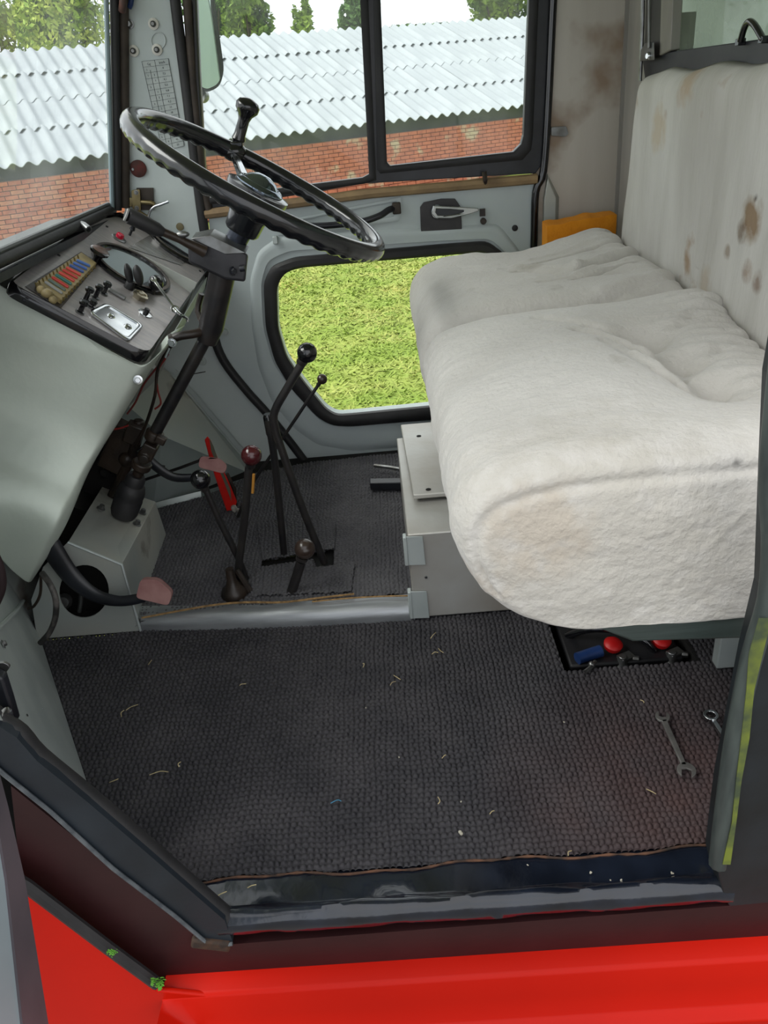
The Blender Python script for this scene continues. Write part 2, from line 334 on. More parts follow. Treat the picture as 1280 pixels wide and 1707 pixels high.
# upper window frame with its two sliding panes
fo = [aY(x, y, W-.006) for x, y in [(316, -90), (325, 60), (344, 350), (610, 306), (893, 289), (906, 270), (918, 0), (922, -90)]]
f1 = [aY(x, y, W-.006) for x, y in [(325, -80), (333, 120), (345, 330), (470, 313), (604, 296), (615, 290), (596, -80)]]
f2 = [aY(x, y, W-.006) for x, y in [(631, -80), (645, 270), (650, 276), (855, 253), (868, 240), (872, 225), (884, -80)]]
MB().plate([fo, f1, f2], (0, .02, 0)).build('window_frame', BLACKM, door, smooth=False, bevel=.002)
f2o = [aY(x, y, W-.006) for x, y in [(621, -80), (629, 283), (634, 289), (870, 266), (884, 250), (887, 230), (900, -80)]]
MB().ring(f2o, f2, .012, (0, -1, 0)).build('rear_pane_rubber', BLACKR, door)
f1o = [aY(x, y, W-.006) for x, y in [(318, -80), (326, 120), (340, 342), (470, 324), (608, 306), (627, 300), (610, -80)]]
MB().ring(f1o, f1, .010, (0, -1, 0)).build('front_pane_rubber', BLACKR, door)
MB().plate([f1], (0, .004, 0)).build('front_pane', GLASS, door, smooth=False); MB().plate([[p+V((0, .006, 0)) for p in f2]], (0, .004, 0)).build('rear_pane', GLASS, door, smooth=False)
mb = MB(); mb.tube([aY(x, y, W-.012) for x, y in [(342, 357), (470, 341), (620, 322), (760, 310), (895, 298)]], .0125, 8); mb.build('waist_strip', TAN, door)
mb = MB(); mb.tube([aY(807, 286, W-.03), aY(809, 302, W-.03)], .006, 8); mb.tube([aY(809, 302, W-.03), aY(809, 308, W-.012)], .005, 8); mb.build('window_catch', GREASE, door)
# frame edge rubber on the door's leading and trailing sides
mb = MB(); mb.tube([aY(x, y, W-.012) for x, y in [(284, -90), (292, 0), (312, 160), (334, 340), (346, 420), (350, 470), (356, 552), (372, 600), (410, 650), (446, 690), (486, 740), (510, 772)]], .013, 10, smooth=4); mb.build('leading_seal', BLACKR, door)
mb = MB(); mb.tube([aY(x, y, W-.01) for x, y in [(306, -90), (312, 0), (324, 160), (338, 300), (348, 352)]], .011, 10, smooth=3); mb.build('leading_edge_strip', BROWNR, door)
mb = MB(); mb.tube([aY(x, y, W-.012) for x, y in [(930, -90), (922, 0), (914, 170), (906, 285), (893, 320), (890, 400), (886, 520)]], .010, 10, smooth=4); mb.build('trailing_seal', BLACKG, door)
# pull handle, latch plate and lever
mb = MB(); A_ = [aY(x, y, W-.006) for x, y in [(452, 372), (560, 350), (668, 328), (671, 352), (664, 368), (560, 384), (462, 392)]]; B_ = [aY(x, y, W-.006) for x, y in [(462, 375), (560, 355), (660, 335), (663, 350), (656, 361), (560, 377), (470, 386)]]
mb.ring(A_, B_, .004, (0, -1, 0)); mb.build('handle_recess', GREYD, door)
hb = MB(); hb.tube([aY(659, 347, W-.012), aY(648, 350, W-.03), aY(632, 360, W-.045), aY(600, 370, W-.05), aY(545, 376, W-.05), aY(505, 376, W-.045), aY(488, 370, W-.012)], .0085, 10, smooth=5)
pull = hb.build('pull_handle', BLACKM, door); MB().box(aY(661, 347, W-.016), (.022, .02, .028)).build('mounting_foot', BROWNR, pull, bevel=.003); MB().box(aY(489, 371, W-.016), (.022, .02, .022)).build('mounting_foot', BROWNR, pull, bevel=.003)
lp = [aY(x, y, W-.006) for x, y in [(700, 345), (706, 337), (735, 331), (758, 331), (768, 345), (770, 388), (702, 398)]]
MB().plate([lp], (0, -.004, 0)).build('latch_plate', M('worn_black_latch_plate', '#2c2a2c', '#3b3839', rough=.5, vs=20), door, bevel=.001)
c = aY(728, 352, W-.01)
mb = MB(); mb.lathe(c, (0, -1, 0), [(.018, 0), (.018, .018), (.015, .024)], 20); lev = mb.build('latch_lever', CHROME, door)
ho = [aY(x, y, W-.036) for x, y in [(722, 343), (760, 345), (797, 347), (798, 352), (782, 357), (752, 364), (726, 364), (719, 356)]]
hi = [aY(x, y, W-.036) for x, y in [(727, 348), (750, 349), (772, 350), (773, 353), (765, 356), (750, 359), (730, 359), (726, 354)]]
mb = MB(); mb.plate([ho, hi], (0, .012, 0)); mb.build('lever_rim', CHROME, lev, bevel=.0015); MB().plate([hi], (0, .012, 0)).build('lever_inlay', BLACKM, lev)
mb = MB(); mb.lathe(aY(805, 368, W-.005), (0, -1, 0), [(.008, 0), (.008, .012), (.006, .014)], 12); mb.box(aY(804, 354, W-.01), (.014, .012, .018)); mb.build('lock_stop', GREASE, door)
mb = MB(); mb.lathe(aY(858, 380, W-.004), (0, -1, 0), [(.008, 0), (.008, .003), (.005, .004)], 14); mb.build('rubber_plug', BLACKR, door)
mb = MB(); mb.box(aY(459, 400, W-.012), (.013, .016, .02)); mb.build('door_clip', SILVER, door, bevel=.002)
# dented silver footing between the pull handle and floor is the same door skin, a fixing bolt beside it
mb = MB(); bolt(mb, aY(376, 552, W-.004), (0, -1, 0), .009); mb.build('door_bolt', SILVER, door)
# small bracket and pocket cover on the rear panel
tag(MB().plate([rounded([aY(x, y, W-.002) for x, y in [(918, 212), (943, 210), (947, 223), (941, 228), (918, 226)]], .004, 3)], (0, -.006, 0)).build('striker_bracket', STEEL, None, bevel=.001), 'small worn metal bracket with two screws on the grey panel behind the far door', 'bracket')
mb = MB(); mb.hexa([aY(x, y, W-.001) for x, y in [(904, 400), (905, 330), (912, 288), (932, 328), (930, 400)]], [aY(x, y, W-.02) for x, y in [(906, 400), (907, 334), (913, 297), (927, 330), (925, 400)]])
tag(mb.build('pillar_cover', SILVERD, None, bevel=.002), 'pointed grey cover plate at the foot of the far door pillar, beside the orange foam', 'cover')

# ---------------- fittings on the far front pillar
def wth(px, py, r, rough=.1):
    p = aY(px, py, W-.001); t = thing('washer_bolt', p)
    MB().lathe(p, (0, -1, 0), [(r, 0), (r, .003), (r*.95, .0035)], 24).build('washer', WHITEP, t)
    MB().lathe(p+V((0, -.003, 0)), (0, -1, 0), [(r*.55, 0), (r*.52, .005), (r*.3, .008)], 14).build('bolt_head', STEEL, t); return t
for (px, py, lb) in [(256, 40, 'white-washered bolt at the upper right of the four on the front pillar'), (223, 85, 'white-washered bolt at the lower left of the front pillar group'), (262, 83, 'white-washered bolt directly above the speed chart sticker')]:
    t = wth(px, py, .0125); tag(t, lb, 'bolt', 'bolts on the front pillar')
p = aY(216, 40, W-.001); t = thing('hex_bolt', p, 'bare dark steel bolt without washer beside the windscreen seal', 'bolt', 'bolts on the front pillar')
mb = MB(); bolt(mb, p, (0, -1, 0), .007, .012); mb.build('bolt_head', STEEL, t)
mb = MB(); mb.ring([aY(264+13*math.cos(a), 68+15*math.sin(a), W-.001) for a in np.linspace(0, 6.0, 20)], [aY(264+11*math.cos(a), 68+13*math.sin(a), W-.001) for a in np.linspace(0, 6.0, 20)], .002, (0, -1, 0))
struct(mb.build('trim_6', PILLARG))
p = aY(231, 281, W-.002); t = thing('reflector', p, 'round rust-red disc fixed to the pillar beside the windscreen seal', 'disc')
MB().lathe(p, (0, -1, 0), [(.0205, 0), (.0205, .006), (.018, .008), (.006, .009)], 28).build('disc', M('rusty_red_plastic', '#432a25', '#5c2620', rough=.7, vs=60), t); MB().lathe(p+V((-.012, -.008, 0)), (0, -1, 0), [(.004, 0), (.003, .003)], 10).build('screw', STEEL, t)
for (px, py, r_, mt_, lb) in [(315, 398, .010, AMBERM, 'tan round rubber plug low on the front pillar'), (292, 283, .014, PILLARG, 'painted-over grey plug on the pillar behind the steering wheel rim')]:
    tag(MB().lathe(aY(px-(15 if mt_ is AMBERM else 0), py-(20 if mt_ is AMBERM else 0), W-.001), (0, -1, 0), [(r_, 0), (r_, .002), (r_*.8, .003)], 20).build('plug', mt_), lb, 'plug')
# speed chart sticker
t = thing('speed_chart', aY(268, 175, W-.001), 'worn sticker with a printed speed table on the grey front pillar', 'sticker')
c0 = [(236.5, 102.5), (280.5, 97.5), (307, 243), (271, 252)]
q = [aY(x, y, W-.001) for x, y in c0]; MB().plate([q], (0, -.0008, 0)).build('paper', STICK, t, smooth=False)
def cp(u, v, off=-.0022): a = q[0].lerp(q[1], u); b = q[3].lerp(q[2], u); r = a.lerp(b, v); return V((r.x, W+off, r.z))
mb = MB()
for i in range(17):
    v = i/16; mb.box((cp(0, v)+cp(1, v))/2, ((cp(1, v)-cp(0, v)).length, .0005, .0005), Matrix.Rotation(-math.atan2((cp(1, v)-cp(0, v)).z, (cp(1, v)-cp(0, v)).x), 3, 'Y'))
for u, v0 in ((0, 0), (.24, .1), (.48, 0), (1, 0)): mb.tube([cp(u, v0), cp(u, 1)], .00045, 4)
mb.build('table_lines', INK, t)
def text(s, size, loc, parent, name='lettering', mat=INK, rot=(math.pi/2, 0, 0)):
    cu = bpy.data.curves.new(name, 'FONT'); cu.body = s; cu.size = size; cu.align_x = 'CENTER'; cu.align_y = 'CENTER'; cu.extrude = .0001
    ob = bpy.data.objects.new('tmp', cu); COL.objects.link(ob); dg = bpy.context.evaluated_depsgraph_get(); me = bpy.data.meshes.new_from_object(ob.evaluated_get(dg))
    bpy.data.objects.remove(ob); me.materials.clear(); me.materials.append(mat); o = bpy.data.objects.new(name, me); COL.objects.link(o); o.parent = parent
    o.location = Vector(loc)-wl(parent); o.rotation_euler = rot; return o
text('km/h', .0075, cp(.74, .035), t)
text('Gg', .007, cp(.24, .035), t)
rows = [('1', '', '4'), ('1', '2', '7,5'), ('', '1', '4,1'), ('2', '', '5,5'), ('', '1', '6,8'), ('', '2', '7,1'), ('3', '', '9,3'), ('', '3', '13'), ('4', '', '18'), ('', '4', '21'), ('5', '', '28'), ('', '5', '33'), ('6', '', '38'), ('', '6', '45'), ('', '', '53')]
for i, (a, b, c_) in enumerate(rows):
    v = (i+1.5)/16
    for s_, u in ((a, .12), (b, .36), (c_, .74)):
        if s_: text(s_, .0062, cp(u, v), t)
# brass latch tap on the pillar
p = aY(240, 345, W-.02); t = thing('pillar_catch', p, 'brass and steel catch with a bent lever at the foot of the windscreen pillar', 'catch')
MB().plate([[aY(x, y, W-.002) for x, y in [(228, 313), (256, 313), (257, 350), (230, 350)]]], (0, -.004, 0)).build('backing_plate', BROWNR, t)
BRASS = M('tarnished_brass', '#8c7f5c', '#6b5d40', rough=.35, metal=.8, vs=30)
mb = MB(); mb.plate([rounded([aY(x, y, W-.008) for x, y in [(220, 317), (234, 315), (236, 352), (222, 353)]], .004, 3)], (0, -.006, 0)); mb.plate([[aY(x, y, W-.008) for x, y in [(205, 329), (221, 329), (221, 344), (206, 344)]], [aY(x, y, W-.008) for x, y in [(209, 333), (217, 333), (217, 340), (209, 340)]]], (0, -.006, 0)); mb.build('bracket', BRASS, t, bevel=.001)
for q2 in ((227, 321), (228, 347)): mb = MB(); bolt(mb, aY(*q2, W-.014), (0, -1, 0), .004); mb.build('screw', STEEL, t)
mb = MB(); mb.tube([aY(236, 337, W-.016), aY(252, 338, W-.02), aY(258, 341, W-.02)], .006, 10); mb.build('spindle', BRASS, t)
mb = MB(); mb.tube([aY(247, 364, W-.03), aY(250, 353, W-.032), aY(257, 345, W-.034), (aY(268, 341, W-.034)), aY(281, 336, W-.034)], .0037, 10, smooth=4); mb.build('lever', CHROME, t)
mb = MB(); mb.tube([aY(232, 354, W-.03), aY(245, 362, W-.03), aY(256, 372, W-.03)], .0055, 10); mb.build('pivot', BRASS, t)
# cable bundle at the top of the pillar
mb = MB(); mb.tube([aY(198, -30, W-.03), aY(205, 0, W-.04), aY(203, 18, W-.03)], .009, 10, smooth=3); tag(mb.build('connector', M('rusty_connector', '#6a4438', '#4a3a36', rough=.6, vs=40)), 'rust-brown cable connector at the top of the windscreen pillar', 'connector')
mb = MB(); mb.tube([aY(216, -30, W-.012), aY(219, 0, W-.014), aY(215, 13, W-.012)], .006, 10, smooth=3); tag(mb.build('cable', BLUEP), 'short blue cable end beside the rusty connector atop the pillar', 'cable')
# washer nozzle on the windscreen foot
mb = MB(); mb.lathe(aX(148, 383, -.665), (.55, -.5, -.35), [(.006, -.03), (.0085, -.02), (.0085, 0), (.0055, .0), (.0045, -.01)], 16); tag(mb.build('air_nozzle', STEEL), 'grey tubular nozzle at the foot of the windscreen', 'nozzle')
# dark grey rod and mirror outside
mp = aY(345, 70, 1.76); t = thing('door_mirror', aY(345, 150, 1.76), 'rounded rear-view mirror on an arm outside the far door window', 'mirror')
axm = V((.35, -.94, 0)).normalized(); ml = rounded([aY(x, y, 1.76)+V((0, 0, 0)) for x, y in [(322, -60), (352, -40), (374, 118), (366, 145), (345, 154), (333, 148), (318, 60)]], .02, 4)
MB().plate([ml], (-.004, .02, 0)).build('housing', BLACKM, t, bevel=.003)
cen = sum(ml, V((0, 0, 0)))/len(ml); MB().plate([[cen+(p_-cen)*.93+V((0, -.003, 0)) for p_ in ml]], (0, .002, 0)).build('mirror_glass', MIRROR, t, smooth=False)
mb = MB(); mb.ball(aY(338, 160, 1.79), .018); mb.tube([aY(338, 160, 1.79), aY(332, 172, 1.7), aY(322, 178, 1.56)], .009, 8); mb.build('mirror_arm', STEEL, t)

# ---------------- near side: sill, door frame, pillar, outer body
sill = struct(thing('trim_7', (0, 0, 0)))
mb = MB(); prof = [(.085, -.008), (.06, -.006), (.034, -.010), (.028, -.008), (.023, .001), (.016, .008), (.009, .0095), (.001, .004), (-.004, -.008), (-.004, -.02), (-.001, -.024), (.05, -.03)]
X0, X1 = -.31, .40; n = 60; vs = []; fs = []
for i in range(n+1):
    x = X0+(X1-X0)*i/n
    for k, (y, z) in enumerate(prof):
        wv = .0015*math.sin(x*31+k)+.001*math.sin(x*73+2*k); vs.append((x, y+wv*.6, z+wv*(1 if 2 < k < 8 else .5)))
k = len(prof)
for i in range(n):
    for j in range(k-1): fs.append((i*k+j, (i+1)*k+j, (i+1)*k+j+1, i*k+j+1))
mb.add(vs, fs); mb.build('sill_cover', SILLB, sill, ang=60)
MB().box((-.39, .052, -.014), (.16, .07, .012)).build('sill_end', SILLB, sill)
# dark outer strip under the sill
oy = -.006
mb = MB(); mb.plate([[aY(x, y, .0) for x, y in [(18, 1310), (120, 1392), (375, 1575), (1212, 1510), (1340, 1500), (1340, 1620), (300, 1700), (45, 1500), (30, 1420)]]], (0, .03, 0)); mb.build('outer_strip', MAROON, sill, smooth=False)
# the slanting front jamb of the near door
dg = [(-60, 1150), (0, 1204), (28, 1222), (61, 1260), (147, 1330), (246, 1415), (330, 1488), (374, 1526)]
jamb = struct(thing('trim_8', aY(150, 1335, 0)))
mb = MB(); mb.tube([aY(x, y+3, .012) for x, y in dg], .0155, 12, smooth=3); mb.build('jamb_rubber', BLACKR, jamb)
mb = MB(); top = [aY(x, y+8, -.004) for x, y in dg]; bot = [aY(x, y, -.004) for x, y in [(-60, 1228), (9, 1288), (85, 1349), (189, 1444), (293, 1524), (352, 1574), (388, 1570)]]
mb.plate([top+bot[::-1]], (0, .02, 0)); mb.build('jamb_channel', M('blue_black_paint', '#191e24', '#232a31', rough=.38, vs=9, bump=.0004, bs=70), jamb, smooth=False)
mb = MB(); mb.tube([p_+V((0, -.003, 0)) for p_ in bot], .0028, 8); mb.build('jamb_lip', M('scuffed_edge', '#3c4146', '#5a5f62', rough=.5, vs=60), jamb)
mb = MB(); mb.box(aY(352, 1572, -.004), (.055, .012, .02), Matrix.Rotation(.3, 3, 'Y')); mb.build('rusty_corner', M('rusty_corner_metal', '#4a3220', '#2b221c', rough=.8, vs=60, bump=.001, bs=90), jamb, bevel=.004)
# rear jamb / pillar of near door
pil = struct(thing('trim_9', (.38, 0, 0)))
outer = [(1345, 300), (1320, 560), (1305, 640), (1296, 800), (1286, 1000), (1258, 1110), (1212, 1330), (1196, 1450), (1205, 1490), (1216, 1512), (1345, 1500)]
mb = MB(); mb.plate([[aY(x, y, -.002) for x, y in outer]], (0, .045, 0)); mb.build('pillar_face', DARKG, pil, smooth=False, bevel=.003)
ji = [(1308, 560), (1290, 720), (1284, 820), (1288, 900), (1280, 1000), (1251, 1100), (1222, 1240), (1206, 1350), (1195, 1440)]
mb = MB(); mb.tube([aY(x+2, y, .008) for x, y in ji], .0125, 10, smooth=3); mb.build('jamb_rubber', JAMB, pil)
yl = [(1272, 1030), (1256, 1090), (1248, 1150), (1240, 1230), (1230, 1300), (1222, 1370), (1208, 1440)]
wd = [15, 17, 9, 10, 7, 5, 8]; L1 = [aY(x-w_*.5, y, -.004) for (x, y), w_ in zip(yl, wd)]; L2 = [aY(x+w_*.9+random.uniform(-1, 2), y, -.004) for (x, y), w_ in zip(yl, wd)]
mb = MB(); mb.plate([L1+L2[::-1]], (0, -.0012, 0)); mb.build('yellow_paint_streak', YELLOW, pil, smooth=False)
# red bodywork below
body = struct(thing('trim_10', (0, -.04, -.2)))
def strip(mb, pts):
    n = len(pts); k = len(pts[0]); vs = [p_ for r_ in pts for p_ in r_]; fs = []
    for i in range(n-1):
        for j in range(k-1): fs.append((i*k+j, i*k+j+1, (i+1)*k+j+1, (i+1)*k+j))
    mb.add(vs, fs)
mb = MB()
zt = -.113
prof_ = [(.012, zt+.005), (-.024, zt+.001), (-.029, zt-.001), (-.031, zt-.006), (-.040, -.150), (-.047, -.187), (-.051, -.192), (-.062, -.194), (-.066, -.200), (-.064, -.212), (-.070, -.45), (-.075, -.7)]
strip(mb, [[V((x, y, max(z, zt-.006-max(0, x+.405)*1.1 if x < -.345 else -9))) for y, z in prof_] for x in [-.405, -.400, -.390, -.378, -.365, -.350]+list(np.linspace(-.34, .8, 16))])
mb.build('lower_panel', REDP, body, ang=50)
mb = MB(); up_ = [aY(x, y, -.03) for x, y in [(-120, 1390), (45, 1490), (180, 1592), (262, 1652), (430, 1668)]]
mb.plate([up_+[V((-.20, -.03, -.6)), V((-1.0, -.03, -.6))]], (0, .008, 0)); mb.build('front_wing', REDP, body, smooth=False, bevel=.003, seg=3)
mb = MB(); mb.tube([p_+V((0, .006, .007)) for p_ in up_[:4]], .0085, 8); mb.build('black_gap_seal', BLACKR, body)
# bits of moss
for (px, py, r_, lb) in [(265, 1637, .009, 'small green moss tuft at the corner where the red panels meet'), (186, 1586, .005, 'tiny green moss speck on the seam of the red front wing')]:
    c = aY(px, py, -.036); mb = MB()
    for i in range(60):
        d = V((random.gauss(0, 1), random.gauss(0, .5), random.gauss(0, 1)))*r_*.5; e = V((random.uniform(-1, 1), -.3, random.uniform(-1, 1)))*r_*.5; f_ = e.cross(V((0, 1, 0)))*.5
        mb.add([c+d, c+d+e+f_, c+d+e*1.6, c+d+e-f_], [(0, 1, 2, 3)])
    tag(mb.build('moss', M('moss_green', '#3f7a1e', '#5c9a2c', rough=.9), smooth=False), lb, 'moss', kind='stuff')
# open near door, hinged forward; only its slanting lower edge shows
nd = struct(thing('door_2', V((-.465, -.02, .4))))
def dq(px, py, Y): return aY(px, py, Y)
mb = MB(); e0 = aX(-14, 1270, -.465); e1_ = aX(44, 1712, -.465)
A_ = [e0, e1_, V((-.465, -.26, -.04)), V((-.465, -.90, -.04)), V((-.465, -.90, 1.30)), V((-.465, -.02, 1.30))]
mb.plate([A_, [V((-.465, -.12, .78)), V((-.465, -.80, .78)), V((-.465, -.80, 1.22)), V((-.465, -.12, 1.22))]], (-.03, 0, 0)); mb.build('door_shell', M('pale_door_paint', '#8d9a9f', '#9daab0', rough=.45, vs=5), nd, smooth=False, bevel=.004)
mb = MB(); mb.plate([[aX(x, y, -.462) for x, y in [(-4, 1276), (14, 1345), (42, 1467), (81, 1707), (100, 1820), (58, 1820), (38, 1707), (12, 1467), (-12, 1320)]]], (-.012, 0, 0)); mb.build('door_edge_rubber', M('mauve_grey_rubber', '#5d5459', '#4b474c', rough=.5, vs=8), nd)

# ---------------- kick panel on the near side of the footwell
kp = struct(thing('wall_left', (-.6, .3, 0)))
A0 = aZ(150, 1320, 0); A1 = aZ(70, 1072, 0); J0 = V((-.50, .03, .40)); nk = (A1-A0).cross(J0-A0).normalized(); nk = nk if nk.x > 0 else -nk
def kk(px, py, off=0): return aP(px, py, A0, nk)+nk*off
MB().plate([[kk(x, y) for x, y in [(211, 1511), (150, 1320), (69, 1070), (44, 985), (8, 932), (-90, 850), (-90, 1105), (28, 1224), (100, 1292)]]], -nk*.004).build('kick_panel', SILVER, kp, smooth=False)
MB().tube([kk(x, y, .003) for x, y in [(43, 992), (26, 1018), (0, 1044), (-60, 1090)]], .0045, 8).build('panel_seam', SILVER, kp)
mb = MB(); bolt(mb, kk(3, 1075, .002), nk, .0045); mb.build('screw', STEEL, kp)
MB().lathe(kk(44, 1193, .001), nk, [(.002, 0), (.002, .001)], 8).build('screw', SOIL, kp)
MB().lathe(kk(70, 1182, .001), nk, [(.0015, 0), (.0015, .001)], 8).build('screw', CHROME, kp)
cat = thing('door_check', aY(8, 1200, .03), 'door check strap with a chrome roller on the near front pillar', 'door check')
MB().plate([[aY(x, y, .03) for x, y in [(-50, 1110), (4, 1132), (16, 1170), (26, 1205), (15, 1228), (-50, 1228)]]], (0, .015, 0)).build('strap', BLACKM, cat, bevel=.003)
mb = MB(); mb.lathe(aY(0, 1198, .015), (1, -.25, .0), [(.004, -.02), (.004, .001), (.0125, .003), (.014, .007), (.010, .010)], 20); mb.build('roller', CHROME, cat)
mb = MB(); mb.plate([rounded([aY(x, y, .05) for x, y in [(-30, 1106), (8, 1105), (17, 1112), (8, 1124), (-30, 1128)]], .004, 3)], (0, .004, 0)); mb.build('clip', STEEL, cat, bevel=.001)
tag(MB().tube([aY(-12, 920, .40), aY(0, 950, .40), aY(2, 980, .40), aY(-10, 1010, .40)], .008, 10, smooth=4).build('grommet', M('brown_grommet', '#2d2022', '#3a2a2c', rough=.6)), 'dark brown rubber grommet at the left edge above the kick panel', 'grommet')
# ================================================================== FLOOR MATS
def matmat(name, rust, ca_='#2b2a2e', cb_='#3a383b'):
    mt = M(name, ca_, cb_, rough=.72, vs=9, bump=.0006, bs=220); nt = mt.node_tree; N = nt.nodes; L = nt.links; b = N['Principled BSDF']
    src = b.inputs['Base Color'].links[0].from_socket
    geo = N.new('ShaderNodeNewGeometry'); sp = N.new('ShaderNodeSeparateXYZ'); L.new(geo.outputs['Position'], sp.inputs[0])
    # worn reddish backing shows at the seat corner of the mat
    dist = N.new('ShaderNodeVectorMath'); dist.operation = 'DISTANCE'; dist.inputs[1].default_value = (.42, .14, 0); L.new(geo.outputs['Position'], dist.inputs[0])
    mr = N.new('ShaderNodeMapRange'); mr.inputs['From Min'].default_value = .06; mr.inputs['From Max'].default_value = .36; mr.inputs['To Min'].default_value = rust; mr.inputs['To Max'].default_value = 0
    L.new(dist.outputs['Value'], mr.inputs['Value'])
    nn = N.new('ShaderNodeTexNoise'); nn.inputs['Scale'].default_value = 11; nn.inputs['Detail'].default_value = 6; L.new(geo.outputs['Position'], nn.inputs['Vector'])
    mu = N.new('ShaderNodeMath'); mu.operation = 'MULTIPLY'; L.new(mr.outputs[0], mu.inputs[0]); L.new(nn.outputs['Fac'], mu.inputs[1])
    mx = N.new('ShaderNodeMixRGB'); mx.inputs['Color2'].default_value = lin('#4d3430'); L.new(mu.outputs[0], mx.inputs['Fac']); L.new(src, mx.inputs['Color1']); L.new(mx.outputs[0], b.inputs['Base Color'])
    return mt
def weave(X, Y, p, amp, seed=0.0):
    U = X+.0012*np.sin(Y*47+seed)+.0009*np.sin(X*61+Y*23); Vv = Y+.0016*np.sin(X*29+seed)+.0011*np.sin(X*83+Y*17)
    v = Vv/p; r = np.floor(v); fv = v-r; u = U/(p*.98)+.18*(r % 2); c = np.floor(u); fu = u-c; par = ((c+r) % 2)
    hrow = 1-np.abs(2*fv-1)**3.5; hcol = 1-np.abs(2*fu-1)**2.4
    rnd = np.modf(np.abs(np.sin(c*12.9898+r*78.233+seed)*43758.5453))[0]
    h = hrow**.8*np.where(par > .5, .62+.38*hcol, .05+.95*hcol)*(.72+.42*rnd)
    return amp*h
def hull_mask(X, Y, poly):
    inside = np.zeros(X.shape, bool); k = len(poly); j = k-1
    for i in range(k):
        xi, yi = poly[i]; xj, yj = poly[j]
        cnd = ((yi > Y) != (yj > Y)) & (X < (xj-xi)*(Y-yi)/(yj-yi+1e-12)+xi); inside ^= cnd; j = i
    return inside
st = .0013
xs = np.arange(-.84, .615, st); ys = np.arange(.072, .70, st); X, Y = np.meshgrid(xs, ys)
ef = .072+.004*np.sin(X*19)+.002*np.sin(X*57)
mask = hull_mask(X, Y, [(-.50, .06), (.7, .06), (.7, .71), (-.84, .71), (A1.x-.0, A1.y), (A0.x, A0.y), (-.46, .07)]) & ~((X > hx0) & (X < hx1) & (Y > hy0) & (Y < hy1)) & (Y > ef)
Z = weave(X, Y, .0098, .0074)-.0075+.0015*np.sin(X*6+1)*np.sin(Y*7)
nm = grid_obj('floor_mat', X, Y, Z, matmat('near_mat_rubber', 1.05), mask)
tag(nm, 'large black basket-weave rubber mat on the cab floor between sill and step', 'mat')
mb = MB()
mb.tube([(x, .072+.004*math.sin(x*19)+.002*math.sin(x*57), -.005+.0015*math.sin(x*6+1)*math.sin(.5)) for x in np.linspace(-.36, .405, 60)], .002, 6, radii=[.0010+.0014*abs(math.sin(i_*1.7)) for i_ in range(60)]); mb.build('mat_edge', M('worn_jute_backing', '#6a4a38', '#2f2824', rough=.95, vs=40, bump=.001, bs=200), nm)
# upper mat around the gear levers, and a cut patch
xs = np.arange(-.70, .60, st*1.1); ys = np.arange(.715, 1.485, st*1.1); X, Y = np.meshgrid(xs, ys)
sl1 = [tuple(aZ(x, y, .03)[:2]) for x, y in [(437, 937), (556, 917), (556, 926), (437, 946)]]
sl2 = [tuple(aZ(x, y, .03)[:2]) for x, y in [(520, 925), (556, 920), (556, 942), (528, 946)]]
fl = [tuple(aZ(x, y, .03)[:2]) for x, y in [(258, 850), (340, 828), (428, 788), (512, 773)]]
mask = hull_mask(X, Y, [(-.598, .70), (.61, .70), (.61, 1.49), fl[3], fl[2], fl[1], fl[0], (-.655, 1.06)]) & ~hull_mask(X, Y, sl1) & ~hull_mask(X, Y, sl2)
Z = .030+weave(X, Y, .0098, .006, 2.0)-.001+.002*np.sin(X*9)*np.sin(Y*8)
pa = [aZ(436, 875, .03), aZ(590, 868, .03), aZ(584, 1000, .03), aZ(408, 990, .03)]
um = grid_obj('floor_mat', X, Y, Z, matmat('upper_mat_sheen_rubber', 0.0, '#3f3e42', '#4f4e51'), mask)  # lighter rubber colours here paint in the sheen of the upper mats
tag(um, 'black woven rubber mat on the raised floor around the gear levers', 'mat')
xs = np.arange(-.39, -.12, st*1.1); ys = np.arange(.71, 1.09, st*1.1); X, Y = np.meshgrid(xs, ys)
mask = hull_mask(X, Y, [tuple(aZ(x, y, .033)[:2]) for x, y in [(428, 872), (558, 868), (558, 917), (438, 936)]])
Z = .0335+weave(X+Y*.12, Y-X*.1, .0098, .0055, 5.0)
pm = grid_obj('floor_mat', X, Y, Z, um.data.materials[0], mask); tag(pm, 'small cut piece of woven mat laid behind the long gear levers', 'mat')
mask = hull_mask(X, Y, [tuple(aZ(x, y, .033)[:2]) for x, y in [(438, 948), (520, 936), (524, 948), (556, 946), (592, 940), (586, 990), (420, 996), (412, 975)]])
Z = .0345+weave(X+Y*.05, Y-X*.22, .0098, .0055, 9.0)
pm = grid_obj('floor_mat', X, Y, Z, um.data.materials[0], mask); tag(pm, 'small cut piece of woven mat around the short stubby lever', 'mat')
# aluminium step riser
s0 = aZ(230, 1052, 0); s1 = aZ(692, 1032, 0)
mb = MB(); n = 24; prof = [(-.004, -.012), (-.004, .008), (-.002, .018), (.004, .026), (.012, .031), (.022, .033), (.04, .033)]
strip(mb, [[V((s0.x+(s1.x-s0.x)*i/n, .672+.035*(1-i/n)**1.5-.006*math.sin(3.1*i/n)+y, z+(0 if z < 0 else .001*math.sin(i)))) for (y, z) in prof] for i in range(n+1)])
tagstep = struct(mb.build('trim_11', M('satin_aluminium', '#9ea1a4', '#86898c', rough=.36, metal=.55, vs=7, stretch=(1, 8, 8), bump=.0003, bs=40)))
mb = MB(); mb.plate([[s0+V((-.016, .02, .03)), s0+V((.012, 0, .03)), s0+V((.012, 0, .022)), s0+V((-.004, .0, .012)), s0+V((-.016, .02, .02))]], (0, .003, 0)); mb.build('step_bracket', STEEL, tagstep)
mb = MB(); pts = [(236, 1030), (300, 1018), (360, 1008), (410, 1004), (470, 1004), (530, 997), (590, 990)]
